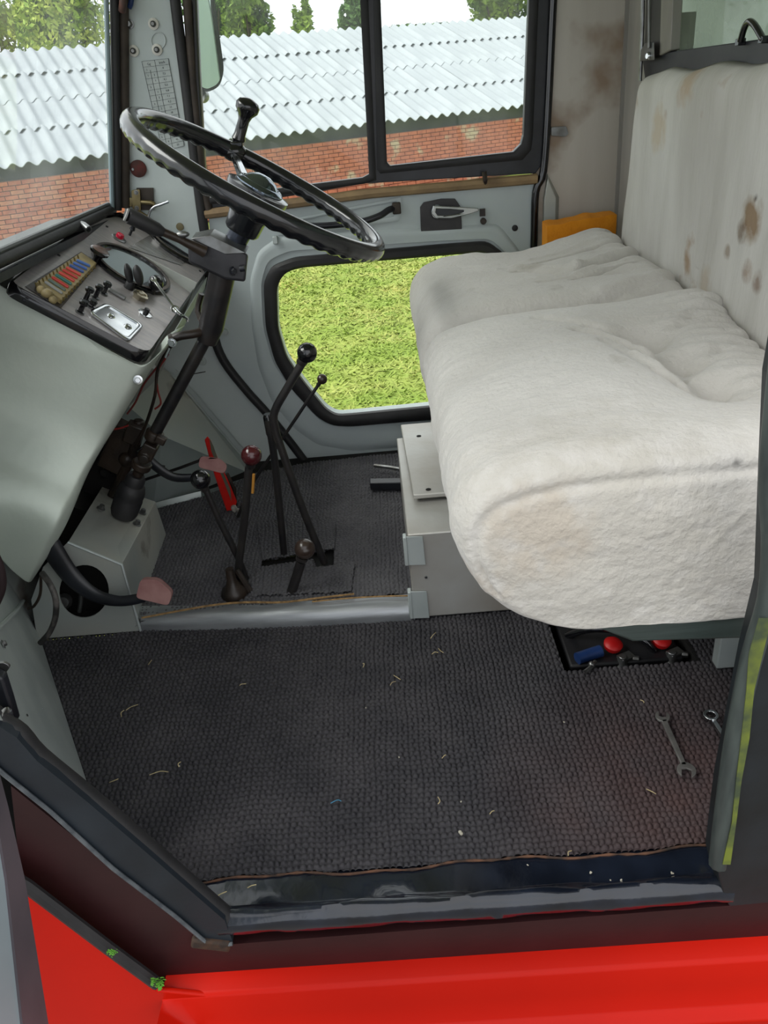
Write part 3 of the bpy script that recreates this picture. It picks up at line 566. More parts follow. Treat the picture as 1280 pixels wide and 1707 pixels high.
mb.tube([aZ(x, y, .041) for x, y in pts], .0024, 6, smooth=5)
mb.tube([aZ(x, y, .039) for x, y in [(520, 1003), (560, 999), (600, 996), (640, 994), (688, 993)]], .0019, 6, smooth=4)
tag(mb.build('piping_cord', CORD), 'frayed tan cord lying along the edge of the raised floor mat', 'cord')

# ================================================================== FOOTWELL, far side
fw = struct(thing('wall_front', (-.7, 1.3, .2)))
R1 = aY(262, 600, W-.004); R1 = aY(284, 622, W-.01); R2 = aY(430, 792, W-.01); F1 = aY(271, 727, 1.34); F2 = aY(414, 788, 1.44); B1 = aZ(255, 848, .024); B2 = aZ(337, 828, .024); B3 = aZ(428, 792, .024)
mb = MB(); mb.add([R1, R2, F2, F1, V((-.9, 1.2, .62)), V((-.9, W, .62))], [(0, 1, 2, 3), (0, 3, 4, 5)]); mb.build('wheel_arch_panel', SILVERD, fw, smooth=False)
mb = MB(); G1 = V((-.78, 1.0, .35)); mb.add([F1, F2, B3, B2, B1, V((-.74, 1.09, .02)), V((-.80, 1.09, .3)), V((-.9, 1.2, .62))], [(0, 1, 2, 3, 4), (0, 4, 5, 6, 7)]); mb.build('toe_board', M('shaded_silver_toe_board', '#70797b', '#858d8c', rough=.45, metal=.35, vs=5, bump=.0005, bs=40), fw, smooth=False)  # toe board silver darkened; the shade below the fold is in its colour
mb = MB(); mb.tube([R1+V((.004, -.006, .0)), R2+V((.004, -.006, 0))], .0035, 6); mb.tube([R1+V((.018, -.002, .01)), R2+V((.018, -.002, .01))], .002, 6); mb.build('panel_flange', SILVER, fw)
mb = MB(); mb.plate([[B1+V((-.01, .0, .012)), B2+V((0, 0, .016)), B2+V((0, -.006, .0)), B1+V((-.01, -.014, .0))]], (0, 0, .003)); mb.build('toe_flange', SILVER, fw, bevel=.001)
for (px, py) in [(337, 602), (281, 642)]:
    mb = MB(); c = aY(px, py, W-.005); mb.lathe(c, (0, -1, 0), [(.0125, 0), (.0125, .002), (.0115, .003)], 24); bolt(mb, c+V((0, -.003, 0)), (0, -1, 0), .0055); mb.build('washer_bolt', SILVER, fw)
mb = MB(); mb.box(aY(330, 622, W-.003), (.045, .002, .002), Matrix.Rotation(-.1, 3, 'Y')); mb.build('panel_joint', GREASE, fw)

# ---------------- steering gearbox cover (pedal box) with the round opening
pb = thing('pedal_box_cover', aY(150, 1040, .7), 'silver sheet-metal box with a round hole under the steering column', 'cover')
P1 = aY(113, 904, .70); P2 = aY(203, 941, .70); P3 = aY(233, 1048, .70); P3.z = 0; L0 = aY(55, 1046, .70); L0.z = 0; LT = aY(72, 945, .70)
P4 = aY(259, 836, 1.05); P5 = aY(282, 908, 1.07); P5.z = .01; PT = V((P4.x-.115, 1.05, P4.z+.06))
hole = [aY(140+41*math.cos(a)-6*math.sin(a), 986+44*math.sin(a)+5*math.cos(a), .70) for a in np.linspace(0, 2*math.pi, 32, endpoint=False)]
MB().plate([[L0, P3, P2, P1, LT, aY(52, 1000, .70)], hole], (0, .003, 0)).build('front_plate', SILVERD, pb, smooth=False)
MB().hexa([P1, P2, P4, PT], [p_-V((0, 0, .003)) for p_ in (P1, P2, P4, PT)]).build('top_plate', SILVERD, pb, smooth=False, bevel=.001)
MB().hexa([P2, P3, P5, P4], [p_-V((.003, 0, 0)) for p_ in (P2, P3, P5, P4)]).build('side_plate', SILVERD, pb, smooth=False, bevel=.001)
MB().tube([P1, P2, P3], .003, 8).build('folded_edge', SILVER, pb)
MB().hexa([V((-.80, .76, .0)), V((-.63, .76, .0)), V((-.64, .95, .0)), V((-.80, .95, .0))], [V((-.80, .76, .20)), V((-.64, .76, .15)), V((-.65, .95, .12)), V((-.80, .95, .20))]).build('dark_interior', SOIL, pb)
mb = MB(); mb.lathe(aY(108, 1000, .74), (.2, -1, .3), [(.016, 0), (.018, .01), (.012, .02)], 16); mb.tube([aY(120, 960, .73), aY(135, 985, .735), aY(132, 1020, .73)], .005, 8, smooth=4); mb.build('inner_fitting', STEEL, pb)
mb = MB()
nt_ = (P2-P1).cross(P4-P2).normalized(); nt_ = nt_ if nt_.z > 0 else -nt_
for (px, py) in [(168, 848), (237, 855), (228, 874)]: mb = MB(); bolt(mb, aP(px, py, P2, nt_), nt_, .0065, .009); mb.build('cover_bolt', STEEL, pb)
tag(MB().tube([aY(70, 955, .60), aY(84, 975, .58), aY(93, 1000, .57), aY(92, 1030, .57), aY(82, 1055, .57), aY(67, 1072, .57)], .0058, 10, smooth=5).build('rubber_hose', M('scuffed_hose', '#2c2b2a', '#6f6a66', rough=.5, vs=30, lo=.5, hi=.7)), 'scuffed black hose curling out under the silver dash housing', 'hose')
tag(MB().tube([aY(68, 958, .63), aY(67, 990, .63), aY(57, 1010, .63), aY(47, 1014, .63)], .003, 8, smooth=5).build('cable', GREASE), 'thin dark cable behind the scuffed hose at the foot of the dash housing', 'cable')

# ================================================================== INSTRUMENT CONSOLE
con = thing('instrument_console', V((-.7, 1.0, .4)), 'silver-painted dash housing topped by a tilted instrument panel', 'dashboard')
pA = V((-.70, .79, .737)); pB = V((-.70, 1.33, .777)); pD = V((-.485, .80, .57)); pN = (pD-pA).cross(pB-pA).normalized(); pN = pN if pN.z > 0 else -pN
e1 = (pD-pA).normalized(); e2 = pN.cross(e1).normalized(); e2 = e2 if e2.y > 0 else -e2
def op(px, py, h=0): return aP(px, py, pA+pN*h, pN)
face = rounded([op(10, 478), op(152, 368), op(200, 360), op(344, 452), op(242, 598)], .03, 5)
MB().plate([face], -pN*.006).build('face_panel', DASHM, con, bevel=.0015)
outr = [p_+(p_-sum(face, V((0, 0, 0)))/len(face)).normalized()*.006-pN*.006 for p_ in face]
MB().ring(outr, face, .012, pN, sec=((0, -.6), (0, .4), (.4, 1), (1, 1.05), (1.15, .6))).build('edge_rubber', BLACKG, con)
# housing skin
re_ = [(238, 612, .795), (205, 668, .79), (165, 735, .775), (125, 800, .735), (90, 875, .675), (46, 972, .65)]
rf = [(292, 560), (256, 614), (214, 682), (156, 778), (110, 884), (54, 970)]
cols = []
for (x, y, yy), (fx, fy), fd in zip(re_, rf, [.075, .07, .06, .045, .02, .015]):
    a = aY(-130 if y < 900 else 0, y-90, yy) if y < 960 else aY(20, 952, yy-.0); k0 = aY(x-46*(1 if y < 960 else .1), y-(22 if y < 960 else 2), yy)
    k1 = aY(x+2, y, yy+fd*.13); k2 = aY(x+(fx-x)*.55, y+(fy-y)*.5, yy+fd*.47); k3 = aY(fx, fy, yy+fd); k4 = k3+V((-.02, .02, 0))
    cols.append([a, (a*.5+k0*.5), k0, k1*.75+k0*.25, k1, k2, k3, k4])
dense = []
for i in range(len(cols)-1):
    for t in range(5):
        t /= 5; g = lambda j: cols[max(0, min(len(cols)-1, j))]
        row = []
        for c_ in range(len(cols[0])):
            p0, p1, p2, p3 = g(i-1)[c_], g(i)[c_], g(i+1)[c_], g(i+2)[c_]; row.append(.5*((2*p1)+(p2-p0)*t+(2*p0-5*p1+4*p2-p3)*t*t+(3*p1-p0-3*p2+p3)*t**3))
        dense.append(row)
dense.append(cols[-1])
# top row follows the near edge of the face panel
top = [op(-150, 400, -.014), op(-40, 445, -.014), op(150, 566, -.016), op(218, 607, -.018), op(240, 610, -.018), op(264, 588, -.018), op(300, 548, -.018), op(316, 538, -.02)]
mb = MB(); strip(mb, [top]+dense); hs = mb.build('housing_skin', SILVERG, con, ang=75); 
so = hs.modifiers.new('solid', 'SOLIDIFY'); so.thickness = .003; sb = hs.modifiers.new('sub', 'SUBSURF'); sb.levels = 1; sb.render_levels = 2
# rear lip under the panel running to the far side, far cheek
mb = MB(); mb.plate([[op(270, 585, -.014), op(344, 462, -.014), op(340, 480, -.03), op(300, 552, -.045)]], (.002, 0, -.001)); mb.build('rear_lip', SILVERG, con)
mb = MB(); mb.hexa([V((-.86, 1.27, .76)), V((-.70, 1.30, .755)), V((-.46, 1.24, .62)), V((-.60, 1.24, .40)), V((-.86, 1.26, .2))], [V((-.86, 1.275, .76)), V((-.70, 1.305, .755)), V((-.46, 1.245, .62)), V((-.60, 1.245, .40)), V((-.86, 1.265, .2))]); mb.build('far_cheek', SILVERD, con, smooth=False)
mb = MB(); nY = V((.0, -1, 0))
for (px, py, r_) in [(230, 633, .0060), (12, 719, .0085), (64, 743, .0062)]: mb = MB(); bolt(mb, aY(px, py, .779 if px < 100 else .797), (.2, -1, .1), r_); mb.build('housing_bolt', CHROME, con)
tag(MB().lathe(aY(-6, 765, .786), (.3, -1, 0), [(.012, 0), (.012, .005), (.008, .006), (.006, .016), (.009, .018), (.007, .024)], 16).build('knob', BLACKM), 'dark knob at the left edge of the silver dash housing', 'knob')
# gauges
def gauge(px, py, r, nm_, ex=1.0):
    c = op(px, py, .001); g = MB().lathe(c, pN, [(r*1.16, 0), (r*1.16, .006), (r*1.10, .010), (r*1.0, .010), (r*.98, .004), (.001, .004)], 48).build(nm_, BLACKG, con)
    MB().lathe(c+pN*.0045, pN, [(r*.985, 0), (r*.97, .0015), (.001, .002)], 48).build('gauge_mirror_glass', GAUGEGL, g)
    MB().ring([c+pN*.0102+(e1*math.cos(a)+e2*math.sin(a))*r*1.12 for a in np.linspace(0, 6.283, 48, endpoint=False)], [c+pN*.0102+(e1*math.cos(a)+e2*math.sin(a))*r*1.02 for a in np.linspace(0, 6.283, 48, endpoint=False)], .0015, pN).build('gauge_rim', M('brown_worn_rim', '#5d554e', '#3a3532', rough=.4, metal=.5, vs=30), g); return g
gauge(219, 450, .080, 'round_gauge'); gauge(301, 413, .074, 'round_gauge')
# red warning lamp
mb = MB(); c = op(198, 398, 0); mb.lathe(c, pN, [(.018, 0), (.018, .002), (.015, .004)], 24); lp_ = mb.build('warning_lamp', STEEL, con)
MB().lathe(c, pN, [(.0095, 0), (.0095, .010), (.008, .0135), (.003, .015)], 20).build('red_lens', M('red_lens', '#c01838', '#a81430', rough=.2, coat=.5), lp_)
mb = MB(); c = op(216, 392, 0); mb.lathe(c, pN, [(.0035, 0), (.003, .012), (.007, .016), (.005, .024), (.0065, .03)], 14); mb.build('toggle_switch', BLACKM, con)
# big round push knob
mb = MB(); c = op(158, 438, 0); mb.lathe(c, pN, [(.008, 0), (.008, .012), (.012, .02), (.0205, .026), (.021, .031), (.018, .033)], 28); kn = mb.build('pull_knob', BLACKG, con)
MB().lathe(c+pN*.0335, pN, [(.0175, 0), (.016, .001)], 24).build('knob_cap', M('brown_cap', '#6b544b', '#59463e', rough=.35, vs=20), kn)
mb = MB(); mb.lathe(op(150, 435, 0), pN, [(.012, 0), (.012, .004)], 20); mb.build('knob_collar', STEEL, kn)
# rotary ribbed knobs
c = op(214, 480, 0); mb = MB(); mb.lathe(c, pN, [(.011, 0), (.010, .014), (.007, .018)], 16)
ck = c+pN*.03; mb.ball(ck+V((-.010, 0, .006)), .020, 18, (.42, .6, 1.15)); mb.ball(ck+V((.010, 0, .001)), .020, 18, (.5, .6, 1.15)); mb.build('light_switch', BLACKR, con)
mb = MB(); c = op(252, 488, 0); mb.lathe(c, pN, [(.008, 0), (.008, .016), (.004, .018)], 16); mb.ball(c+pN*.026, .0185, 22, (.95, .95, .95)); mb.build('ignition_knob', BLACKG, con)
mb = MB(); c = op(232, 497, 0); mb.lathe(c, pN, [(.016, 0), (.016, .008), (.019, .008), (.019, .011), (.014, .013), (.0135, .013), (.012, .010), (.007, .010), (.006, .014), (.002, .014)], 6); mb.build('lock_nut', M('nickel', '#a59e8c', '#837b69', rough=.25, metal=.9, vs=30), con)
mb = MB(); c = op(242, 523, 0); mb.lathe(c, pN, [(.016, 0), (.0155, .002), (.010, .003)], 22); gk = mb.build('round_lock', CHROME, con); MB().lathe(c, pN, [(.0065, 0), (.006, .012), (.004, .013)], 14).build('lock_barrel', BLACKM, gk)
# toggle row
for i, (px, py, h_) in enumerate([(133, 521, .016), (141, 503, .022), (158, 497, .02), (151, 512, .006), (172, 490, .018)]):
    c = op(px, py, 0); mb = MB(); mb.lathe(c, pN, [(.0075, 0), (.0075, .004), (.005, .005), (.0045, h_), (.0085, h_+.003), (.009, h_+.008), (.006, h_+.011)], 14); sw = mb.build('push_switch', BLACKG, con); MB().lathe(c, pN, [(.0095, 0), (.0095, .0025)], 14).build('switch_collar', STEEL, sw)
mb = MB(); a_ = op(180, 484, .0); b_ = op(208, 500, .0); mb.hexa([a_-e2*.006, b_-e2*.006, b_+e2*.006, a_+e2*.006], [p_+pN*.007 for p_ in (a_-e2*.005, b_-e2*.005, b_+e2*.005, a_+e2*.005)]); mb.build('rocker_switch', STEEL, con, bevel=.002)
# ashtray lid
al = rounded([op(147, 522, .001), op(176, 508, .001), op(238, 545, .001), op(213, 571, .001)], .014, 5); cc = sum(al, V((0, 0, 0)))/len(al)
al2 = [cc+(p_-cc)*.86 for p_ in al]
ash = MB().plate([al], pN*.0025).build('ashtray_lid', CHROME, con, bevel=.001)
MB().ring([cc+(p_-cc)*1.02+pN*.0022 for p_ in al], [p_+pN*.0022 for p_ in al2], .0035, pN).build('raised_rim', CHROME, ash)
for (px, py) in [(185, 527), (213, 545)]: MB().lathe(op(px, py, .003), pN, [(.009, 0), (.0075, .002), (.005, .0045), (.001, .005)], 18).build('embossed_boss', CHROME, ash)
# fuse box with its fuses
fo_ = [op(58, 478, .0), op(132, 428, .0), op(158, 446, .0), op(100, 508, .0)]
MB().plate([[op(42, 478, .0008), op(135, 420, .0008), op(164, 440, .0008), op(100, 516, .0008)]], pN*.0008).build('fuse_recess', GREASE, con)
fx = MB().hexa(fo_, [p_+pN*.012 for p_ in fo_]).build('fuse_box', OLIVE, con, bevel=.0015)
fc = ['#8d8f8c', '#5b6a62', '#b13a34', '#2e6c66', '#c2433a', '#b5362f', '#c9483e', '#3c5a9a', '#4a6bb0', '#5275b5']
FM = {}
for i, hx in enumerate(fc):
    u = .18+.78*i/9; a_ = op(60+68*u, 476-45*u, .014); b_ = op(98+58*u, 503-60*u+0, .014); a_ = a_.lerp(b_, .08); b_ = a_.lerp(b_, .86)
    if hx not in FM: FM[hx] = M('fuse_colour', hx, rough=.4)
    MB().tube([a_, a_.lerp(b_, .1), b_.lerp(a_, .1), b_], .003, 8, radii=[.0024, .0034, .0034, .0024]).build('fuse', FM[hx], fx)
BC = M('brass_clip', '#8b7a4c', rough=.35, metal=.8)
for i in range(13):
    u = i/12
    for q2 in (op(60+70*u, 474-46*u, .015), op(101+57*u, 503-58*u, .015)): MB().box(q2, (.0025, .0025, .007)).build('contact_clip', BC, fx)
mb = MB(); mb.ball(op(78, 489, .018), .011, 14, (1, 1, .8)); mb.ball(op(68, 483, .016), .008, 12); mb.ball(op(88, 500, .014), .008, 12); mb.build('melted_blob', OLIVE, fx)
for (px, py) in [(98, 426), (117, 532), (178, 378), (333, 452), (40, 500)]: MB().lathe(op(px, py, .0), pN, [(.0035, 0), (.003, .002)], 8).build('panel_screw', BLACKM, con)
MB().hexa([op(262, 385, .0005), op(318, 424, .0005), op(302, 442, .0005), op(214, 412, .0005)], [op(262, 385, .0012), op(318, 424, .0012), op(302, 442, .0012), op(214, 412, .0012)]).build('scratched_plate', M('scratched_bare_metal', '#a5a3a2', '#8b8886', rough=.25, metal=.6, vs=14, stretch=(1, 14, 1)), con)
# hanging small wrench on the key
p0 = op(252, 470, .05); t = thing('small_spanner', p0, 'small chrome spanner hanging from the ignition knob across the instrument panel', 'spanner')
def spanner(name, parent, a, b, nrm, wd_, th, mat, ja=.9, jb=1.0, sa=0, sb=.26, hexend=False):
    a = V(a); b = V(b); d = (b-a).normalized(); nrm = V(nrm).normalized(); s = nrm.cross(d).normalized()
    def jaw(c, dr, r, skew, open_w):
        dd = (dr*math.cos(skew)+s*math.sin(skew)).normalized(); ss = nrm.cross(dd); out = []
        ow = open_w*r; dep = r*.35
        a0_ = math.asin(ow/r)
        pts_ = []
        for k in range(15):
            an = a0_+(2*math.pi-2*a0_)*k/14; pts_.append(c+dd*math.cos(an)*r*1.12+ss*math.sin(an)*r)
        pts_ += [c-dd*dep*.2-ss*ow, c-dd*dep*.7, c-dd*dep*.2+ss*ow]
        return pts_
    mb = MB(); L_ = (b-a).length; Ra = wd_*ja; Rb = wd_*jb
    mb.plate([jaw(a, -d, Ra, sa, .52)], nrm*th)
    if hexend: mb.ring([b+(d*math.cos(q_)+s*math.sin(q_))*Rb for q_ in np.linspace(0, 6.283, 24, endpoint=False)], [b+(d*math.cos(q_)+s*math.sin(q_))*Rb*.62 for q_ in np.linspace(0, 6.283, 24, endpoint=False)], th*1.4, nrm, sec=((0, 0), (0, 1), (1, 1), (1, 0), (0, 0)))
    else: mb.plate([jaw(b, d, Rb, sb, .52)], nrm*th)
    p1 = a+d*Ra*.75; p2 = b-d*Rb*.75; hw = wd_*.36
    mb.hexa([p1-s*hw*1.2, p2-s*hw, p2+s*hw, p1+s*hw*1.2], [q_+nrm*th for q_ in (p1-s*hw*.9, p2-s*hw*.8, p2+s*hw*.8, p1+s*hw*.9)])
    return mb.build(name, mat, parent, bevel=th*.12)
spanner('spanner_body', t, op(256, 466, .045), op(292, 516, .026), pN*.5+V((0, -.8, .2)), .0085, .003, CHROME, ja=.75, jb=1.05, sb=.3)
mb = MB(); mb.tube([op(290, 514, .03), op(300, 524, .03), op(311, 530, .028), op(313, 536, .022)], .0035, 8, smooth=3); mb.build('key_clip', CHROME, t)

# ================================================================== STEERING COLUMN AND WHEEL
Yc = .90
wc = (aY(225, 195, Yc)+aY(628, 413, Yc))/2; ax = V((-(aY(628, 413, Yc)-aY(225, 195, Yc)).normalized().z, 0, (aY(628, 413, Yc)-aY(225, 195, Yc)).normalized().x)).normalized()
wu = (aY(628, 413, Yc)-aY(225, 195, Yc)).normalized(); wv = V((0, 1, 0)); RW = (aY(628, 413, Yc)-aY(225, 195, Yc)).length/2
wheel = thing('steering_wheel', wc, 'large black ribbed steering wheel with a chrome hub cap and spinner knob', 'steering wheel')
n = 360; m_ = 16; rt = .0162; vs = []; fs = []
for i in range(n):
    a = 2*math.pi*i/n; rad = wu*math.cos(a)+wv*math.sin(a); wav = .5+.5*math.cos(a*52)
    for k in range(m_):
        b = 2*math.pi*k/m_; low = max(0, -math.sin(b)); inn = max(0, -math.cos(b))
        r_ = rt*(1+.19*wav*low**1.5*(1 if True else 0)-.05*inn); vs.append(wc+rad*(RW+math.cos(b)*r_)+ax*math.sin(b)*r_*1.05)
for i in range(n):
    j = (i+1) % n
    for k in range(m_): l = (k+1) % m_; fs.append((i*m_+k, i*m_+l, j*m_+l, j*m_+k))
MB().add(vs, fs).build('rim', WHEELB, wheel, ang=80)
hubc = wc-ax*.035
mb = MB(); mb.lathe(hubc, ax, [(.030, -.06), (.034, -.055), (.036, -.03), (.052, .0), (.060, .018), (.060, .026), (.045, .03)], 36); mb.build('hub', WHEELB, wheel)
mb = MB(); mb.lathe(hubc+ax*.026, ax, [(.046, 0), (.046, .006), (.040, .012), (.036, .013), (.035, .010), (.027, .020), (.012, .027), (.001, .028)], 36); mb.build('hub_cap', M('dark_chrome', '#8f9aa5', '#6d7680', rough=.12, metal=1.0), wheel)
kd = math.radians(112)
for a, mt_ in ((kd, CHROME), (kd+math.pi, CHROME)):
    rad = wu*math.cos(a)+wv*math.sin(a); sd_ = ax.cross(rad)
    mb = MB(); mb.hexa([hubc+rad*.03-sd_*.014, hubc+rad*.03+sd_*.014, hubc+rad*.03+sd_*.012+ax*.014, hubc+rad*.03-sd_*.012+ax*.014], [wc+rad*(RW-.004)-sd_*.009-ax*.008, wc+rad*(RW-.004)+sd_*.009-ax*.008, wc+rad*(RW-.004)+sd_*.008+ax*.002, wc+rad*(RW-.004)-sd_*.008+ax*.002])
    mb.build('spoke', mt_, wheel, bevel=.003)
kb = wc+(wu*math.cos(kd)+wv*math.sin(kd))*RW
kp_ = kb-(wu*math.cos(kd)+wv*math.sin(kd))*.002
mb = MB(); mb.ball(kp_, .024, 22, (1.05, .85, .8)); mb.box(kp_+ax*.016, (.026, .026, .012)); mb.build('spinner_clamp', BLACKG, wheel, bevel=.003)
kt = kp_+ax*.014
kax = (ax+V((-.05, 0, .12))).normalized()
mb = MB(); mb.lathe(kt, kax, [(.010, 0), (.011, .008), (.0145, .012), (.012, .022), (.0115, .050), (.015, .060), (.0235, .070), (.0245, .080), (.020, .088), (.008, .093), (.001, .094)], 28); mb.build('spinner_knob', BLACKG, wheel)
colm = thing('steering_column', aY(215, 850, Yc), 'black steering column with a greasy universal joint and rubber boot', 'steering column')
cdir = (aY(215, 850, Yc)-aY(395, 395, Yc)).normalized(); top_ = hubc-ax*.05
mb = MB(); mb.tube([top_, aY(372, 440, Yc)], .0215, 20); mb.build('upper_tube', M('dark_blued_steel', '#2b2f38', '#3a3f49', rough=.25, metal=.7, vs=10), colm)
mb = MB(); mb.tube([aY(374, 440, Yc), aY(352, 545, Yc), aY(344, 570, Yc)], .0265, 18, radii=[.026, .025, .020]); mb.build('outer_tube', M('greasy_black_tube', '#121215', '#2a2523', rough=.35, vs=16, bump=.0006, bs=60), colm)
mb = MB(); mb.tube([aY(347, 556, Yc), aY(258, 722, Yc)], .0135, 14); mb.build('shaft', RODM, colm)
# switch housing with stalk
yb = .85; mb = MB(); mb.hexa([aY(x, y, yb) for x, y in [(312, 400), (348, 392), (413, 424), (409, 470), (375, 466), (314, 438)]], [aY(x, y, yb+.085) for x, y in [(322, 405), (354, 396), (414, 424), (409, 466), (378, 462), (322, 438)]]); hb_ = mb.build('switch_housing', M('worn_black_housing', '#1e1e21', '#37363a', rough=.42, vs=16, bump=.0004, bs=60), colm, bevel=.005, seg=3)
mb = MB(); mb.plate([[aY(x, y, yb-.002) for x, y in [(318, 398), (350, 392), (410, 422), (376, 424)]]], (0, .05, .004)); mb.build('housing_lid', STEEL, hb_, bevel=.001)
mb = MB(); bolt(mb, aY(388, 452, yb-.001), (.6, -.7, 0), .006); mb.lathe(aY(400, 448, yb-.005), (1, -.1, .1), [(.006, 0), (.006, .01)], 10); mb.build('housing_screw', BLACKM, hb_)
stalk = MB().tube([aY(212, 359, .80), aY(216, 360, .803), aY(262, 383, .815), aY(272, 387, .82)], .01, 16, radii=[.0125, .0142, .0128, .0085]).build('indicator_stalk', BLACKR, colm)
MB().tube([aY(268, 385, .82), aY(300, 399, .83), aY(342, 420, .845)], .0085, 10, radii=[.008, .0075, .011]).build('stalk_arm', GREASE, stalk)
MB().lathe(aY(212, 359, .80), (aY(212, 359, .80)-aY(262, 383, .815)), [(.0115, 0), (.0115, .003), (.009, .004), (.0085, .0015), (.001, .0015)], 20).build('end_ring', M('pale_grey_plastic', '#8f8f8d', rough=.5), stalk)
mb = MB(); mb.ball(aY(304, 391, .83), .009, 12, (1.5, .8, .7)); mb.build('stalk_clip', STEEL, stalk)
# universal joint and boot
mb = MB(); uj = aY(248, 745, Yc); mb.lathe(aY(260, 718, Yc), cdir, [(.018, 0), (.020, .005), (.020, .022), (.015, .026)], 16); mb.box(aY(250, 748, Yc), (.030, .045, .036), Matrix.Rotation(.6, 3, 'Y')); mb.box(aY(268, 733, Yc-.02), (.022, .018, .018), Matrix.Rotation(.6, 3, 'Y'))
mb.ball(aY(242, 760, Yc-.012), .017, 14); mb.lathe(aY(240, 765, Yc-.026), (0, -1, 0), [(.012, 0), (.012, .006), (.005, .007)], 12); mb.lathe(aY(236, 775, Yc), cdir, [(.022, -.008), (.022, .008), (.013, .014), (.012, .03)], 16); mb.build('universal_joint', GREASE, colm, bevel=.003)
bt = aY(228, 792, Yc); bb = aY(205, 858, Yc); bd = (bb-bt); mb = MB(); Lb = bd.length
mb.lathe(bt, bd, [(.018, 0), (.022, Lb*.08), (.022, Lb*.22), (.027, Lb*.26), (.031, Lb*.38), (.0315, Lb*.48), (.030, Lb*.52), (.032, Lb*.58), (.031, Lb*.9), (.027, Lb*1.0)], 28); mb.build('rubber_boot', BLACKR, colm)
mb = MB(); mb.tube([aY(284, 566, .87), aY(300, 560, .87), aY(325, 556, .88), aY(345, 550, .9)], .009, 10, smooth=4); mb.lathe(aY(286, 566, .87), (-1, -.3, -.2), [(.012, -.004), (.012, .004)], 14); mb.tube([aY(345, 552, .9), aY(330, 520, .93), aY(336, 490, .93)], .006, 8, smooth=3); mb.build('column_bracket', GREASE, colm)
mb = MB(); bolt(mb, aY(287, 571, .855), (0, -1, 0), .006); mb.tube([aY(283, 580, .86), aY(276, 596, .86)], .003, 6); mb.build('bracket_bolt', CHROME, colm)
# loom of wires and a greasy linkage behind the column
for pts_, r_, mt_, lb in [([(281, 590), (262, 620), (263, 650), (268, 672), (258, 682)], .0022, M('red_wire', '#7c2a26', rough=.5), 'thin red wire hanging behind the steering shaft'),
                          ([(290, 570), (264, 612), (258, 660), (240, 715), (222, 745)], .0036, GREASE, 'brown cable running down behind the steering shaft'),
                          ([(262, 612), (240, 640), (226, 670), (212, 690)], .0022, M('red_wire_dark', '#5f2220', rough=.5), 'dark red wire running under the dash housing'),
                          ([(185, 716), (200, 714), (214, 709)], .0022, M('red_wire_short', '#8a2b26', rough=.5), 'short red wire end at the edge of the dash housing')]:
    tag(MB().tube([aY(x, y, .97) for x, y in pts_], r_, 8, smooth=5).build('wire', mt_), lb, 'wire')
mb = MB(); mb.tube([aY(232, 700, 1.0), aY(225, 745, 1.0), aY(205, 790, 1.0), aY(186, 830, 1.0)], .013, 10, smooth=4); mb.box(aY(224, 722, .99), (.04, .03, .05), Matrix.Rotation(.5, 3, 'Y')); mb.box(aY(200, 745, 1.02), (.06, .05, .12), Matrix.Rotation(.6, 3, 'Y')); mb.ball(aY(212, 765, 1.0), .02, 14)
tag(mb.build('linkage', GREASE, None, bevel=.004), 'greasy brown linkage standing behind the universal joint', 'linkage')
mb = MB(); mb.tube([aY(180, 815, 1.04), aY(200, 772, 1.04), aY(222, 705, 1.04)], .006, 8); mb.box(aY(170, 770, 1.06), (.10, .06, .16), Matrix.Rotation(.5, 3, 'Y')); mb.ball(aY(174, 788, 1.02), .012, 12)
tag(mb.build('brake_servo', SOIL, None, bevel=.008), 'dark housing deep behind the dash, left of the greasy linkage', 'housing')

# ================================================================== PEDALS
def pedal(name, arm, pad, yy, lb, th):
    t = thing(name, aY(*arm[-1]), lb, 'pedal')
    mb = MB(); mb.tube([aY(*q2) for q2 in arm], .011, 10, smooth=5, squash=.55, radii=th); mb.build('pedal_arm', BLACKM, t)
    q_ = rounded([aY(x, y, yy-.02) for x, y in pad], .010, 4)
    mb = MB(); mb.plate([q_], (-.006, .028, -.012)); mb.build('pedal_pad', PINK, t, bevel=.004, seg=3)
    mb = MB(); mb.plate([[p_+V((-.006, .028, -.012)) for p_ in q_]], (-.002, .006, -.004)); mb.build('pad_backing', REDT, t); return t
pedal('clutch_pedal', [(58, 862, .690), (90, 920, .686), (122, 964, .68), (158, 992, .67), (200, 1002, .66), (240, 996, .66)], [(234, 966), (262, 966), (287, 988), (281, 1010), (226, 997)], .66, 'worn pink-topped pedal nearest the step, in front of the round hole', [.024, .024, .021, .016, .012, .011])
pedal('brake_pedal', [(232, 748, .98), (256, 774, .98), (288, 795, .98), (324, 796, .98)], [(334, 760), (366, 764), (379, 776), (374, 790), (330, 779)], .98, 'worn pink-topped pedal behind the red lever and short black-ball rod', [.013, .013, .012, .010])
mb = MB(); mb.tube([aY(232, 803, 1.1), aY(300, 780, 1.1), aY(332, 768, 1.1), aY(338, 762, 1.1)], .004, 8); mb.tube([aY(245, 770, 1.06), aY(275, 778, 1.06)], .003, 8); tag(mb.build('pedal_rod', RODM), 'thin dark rod running behind the far pedal arm', 'rod')

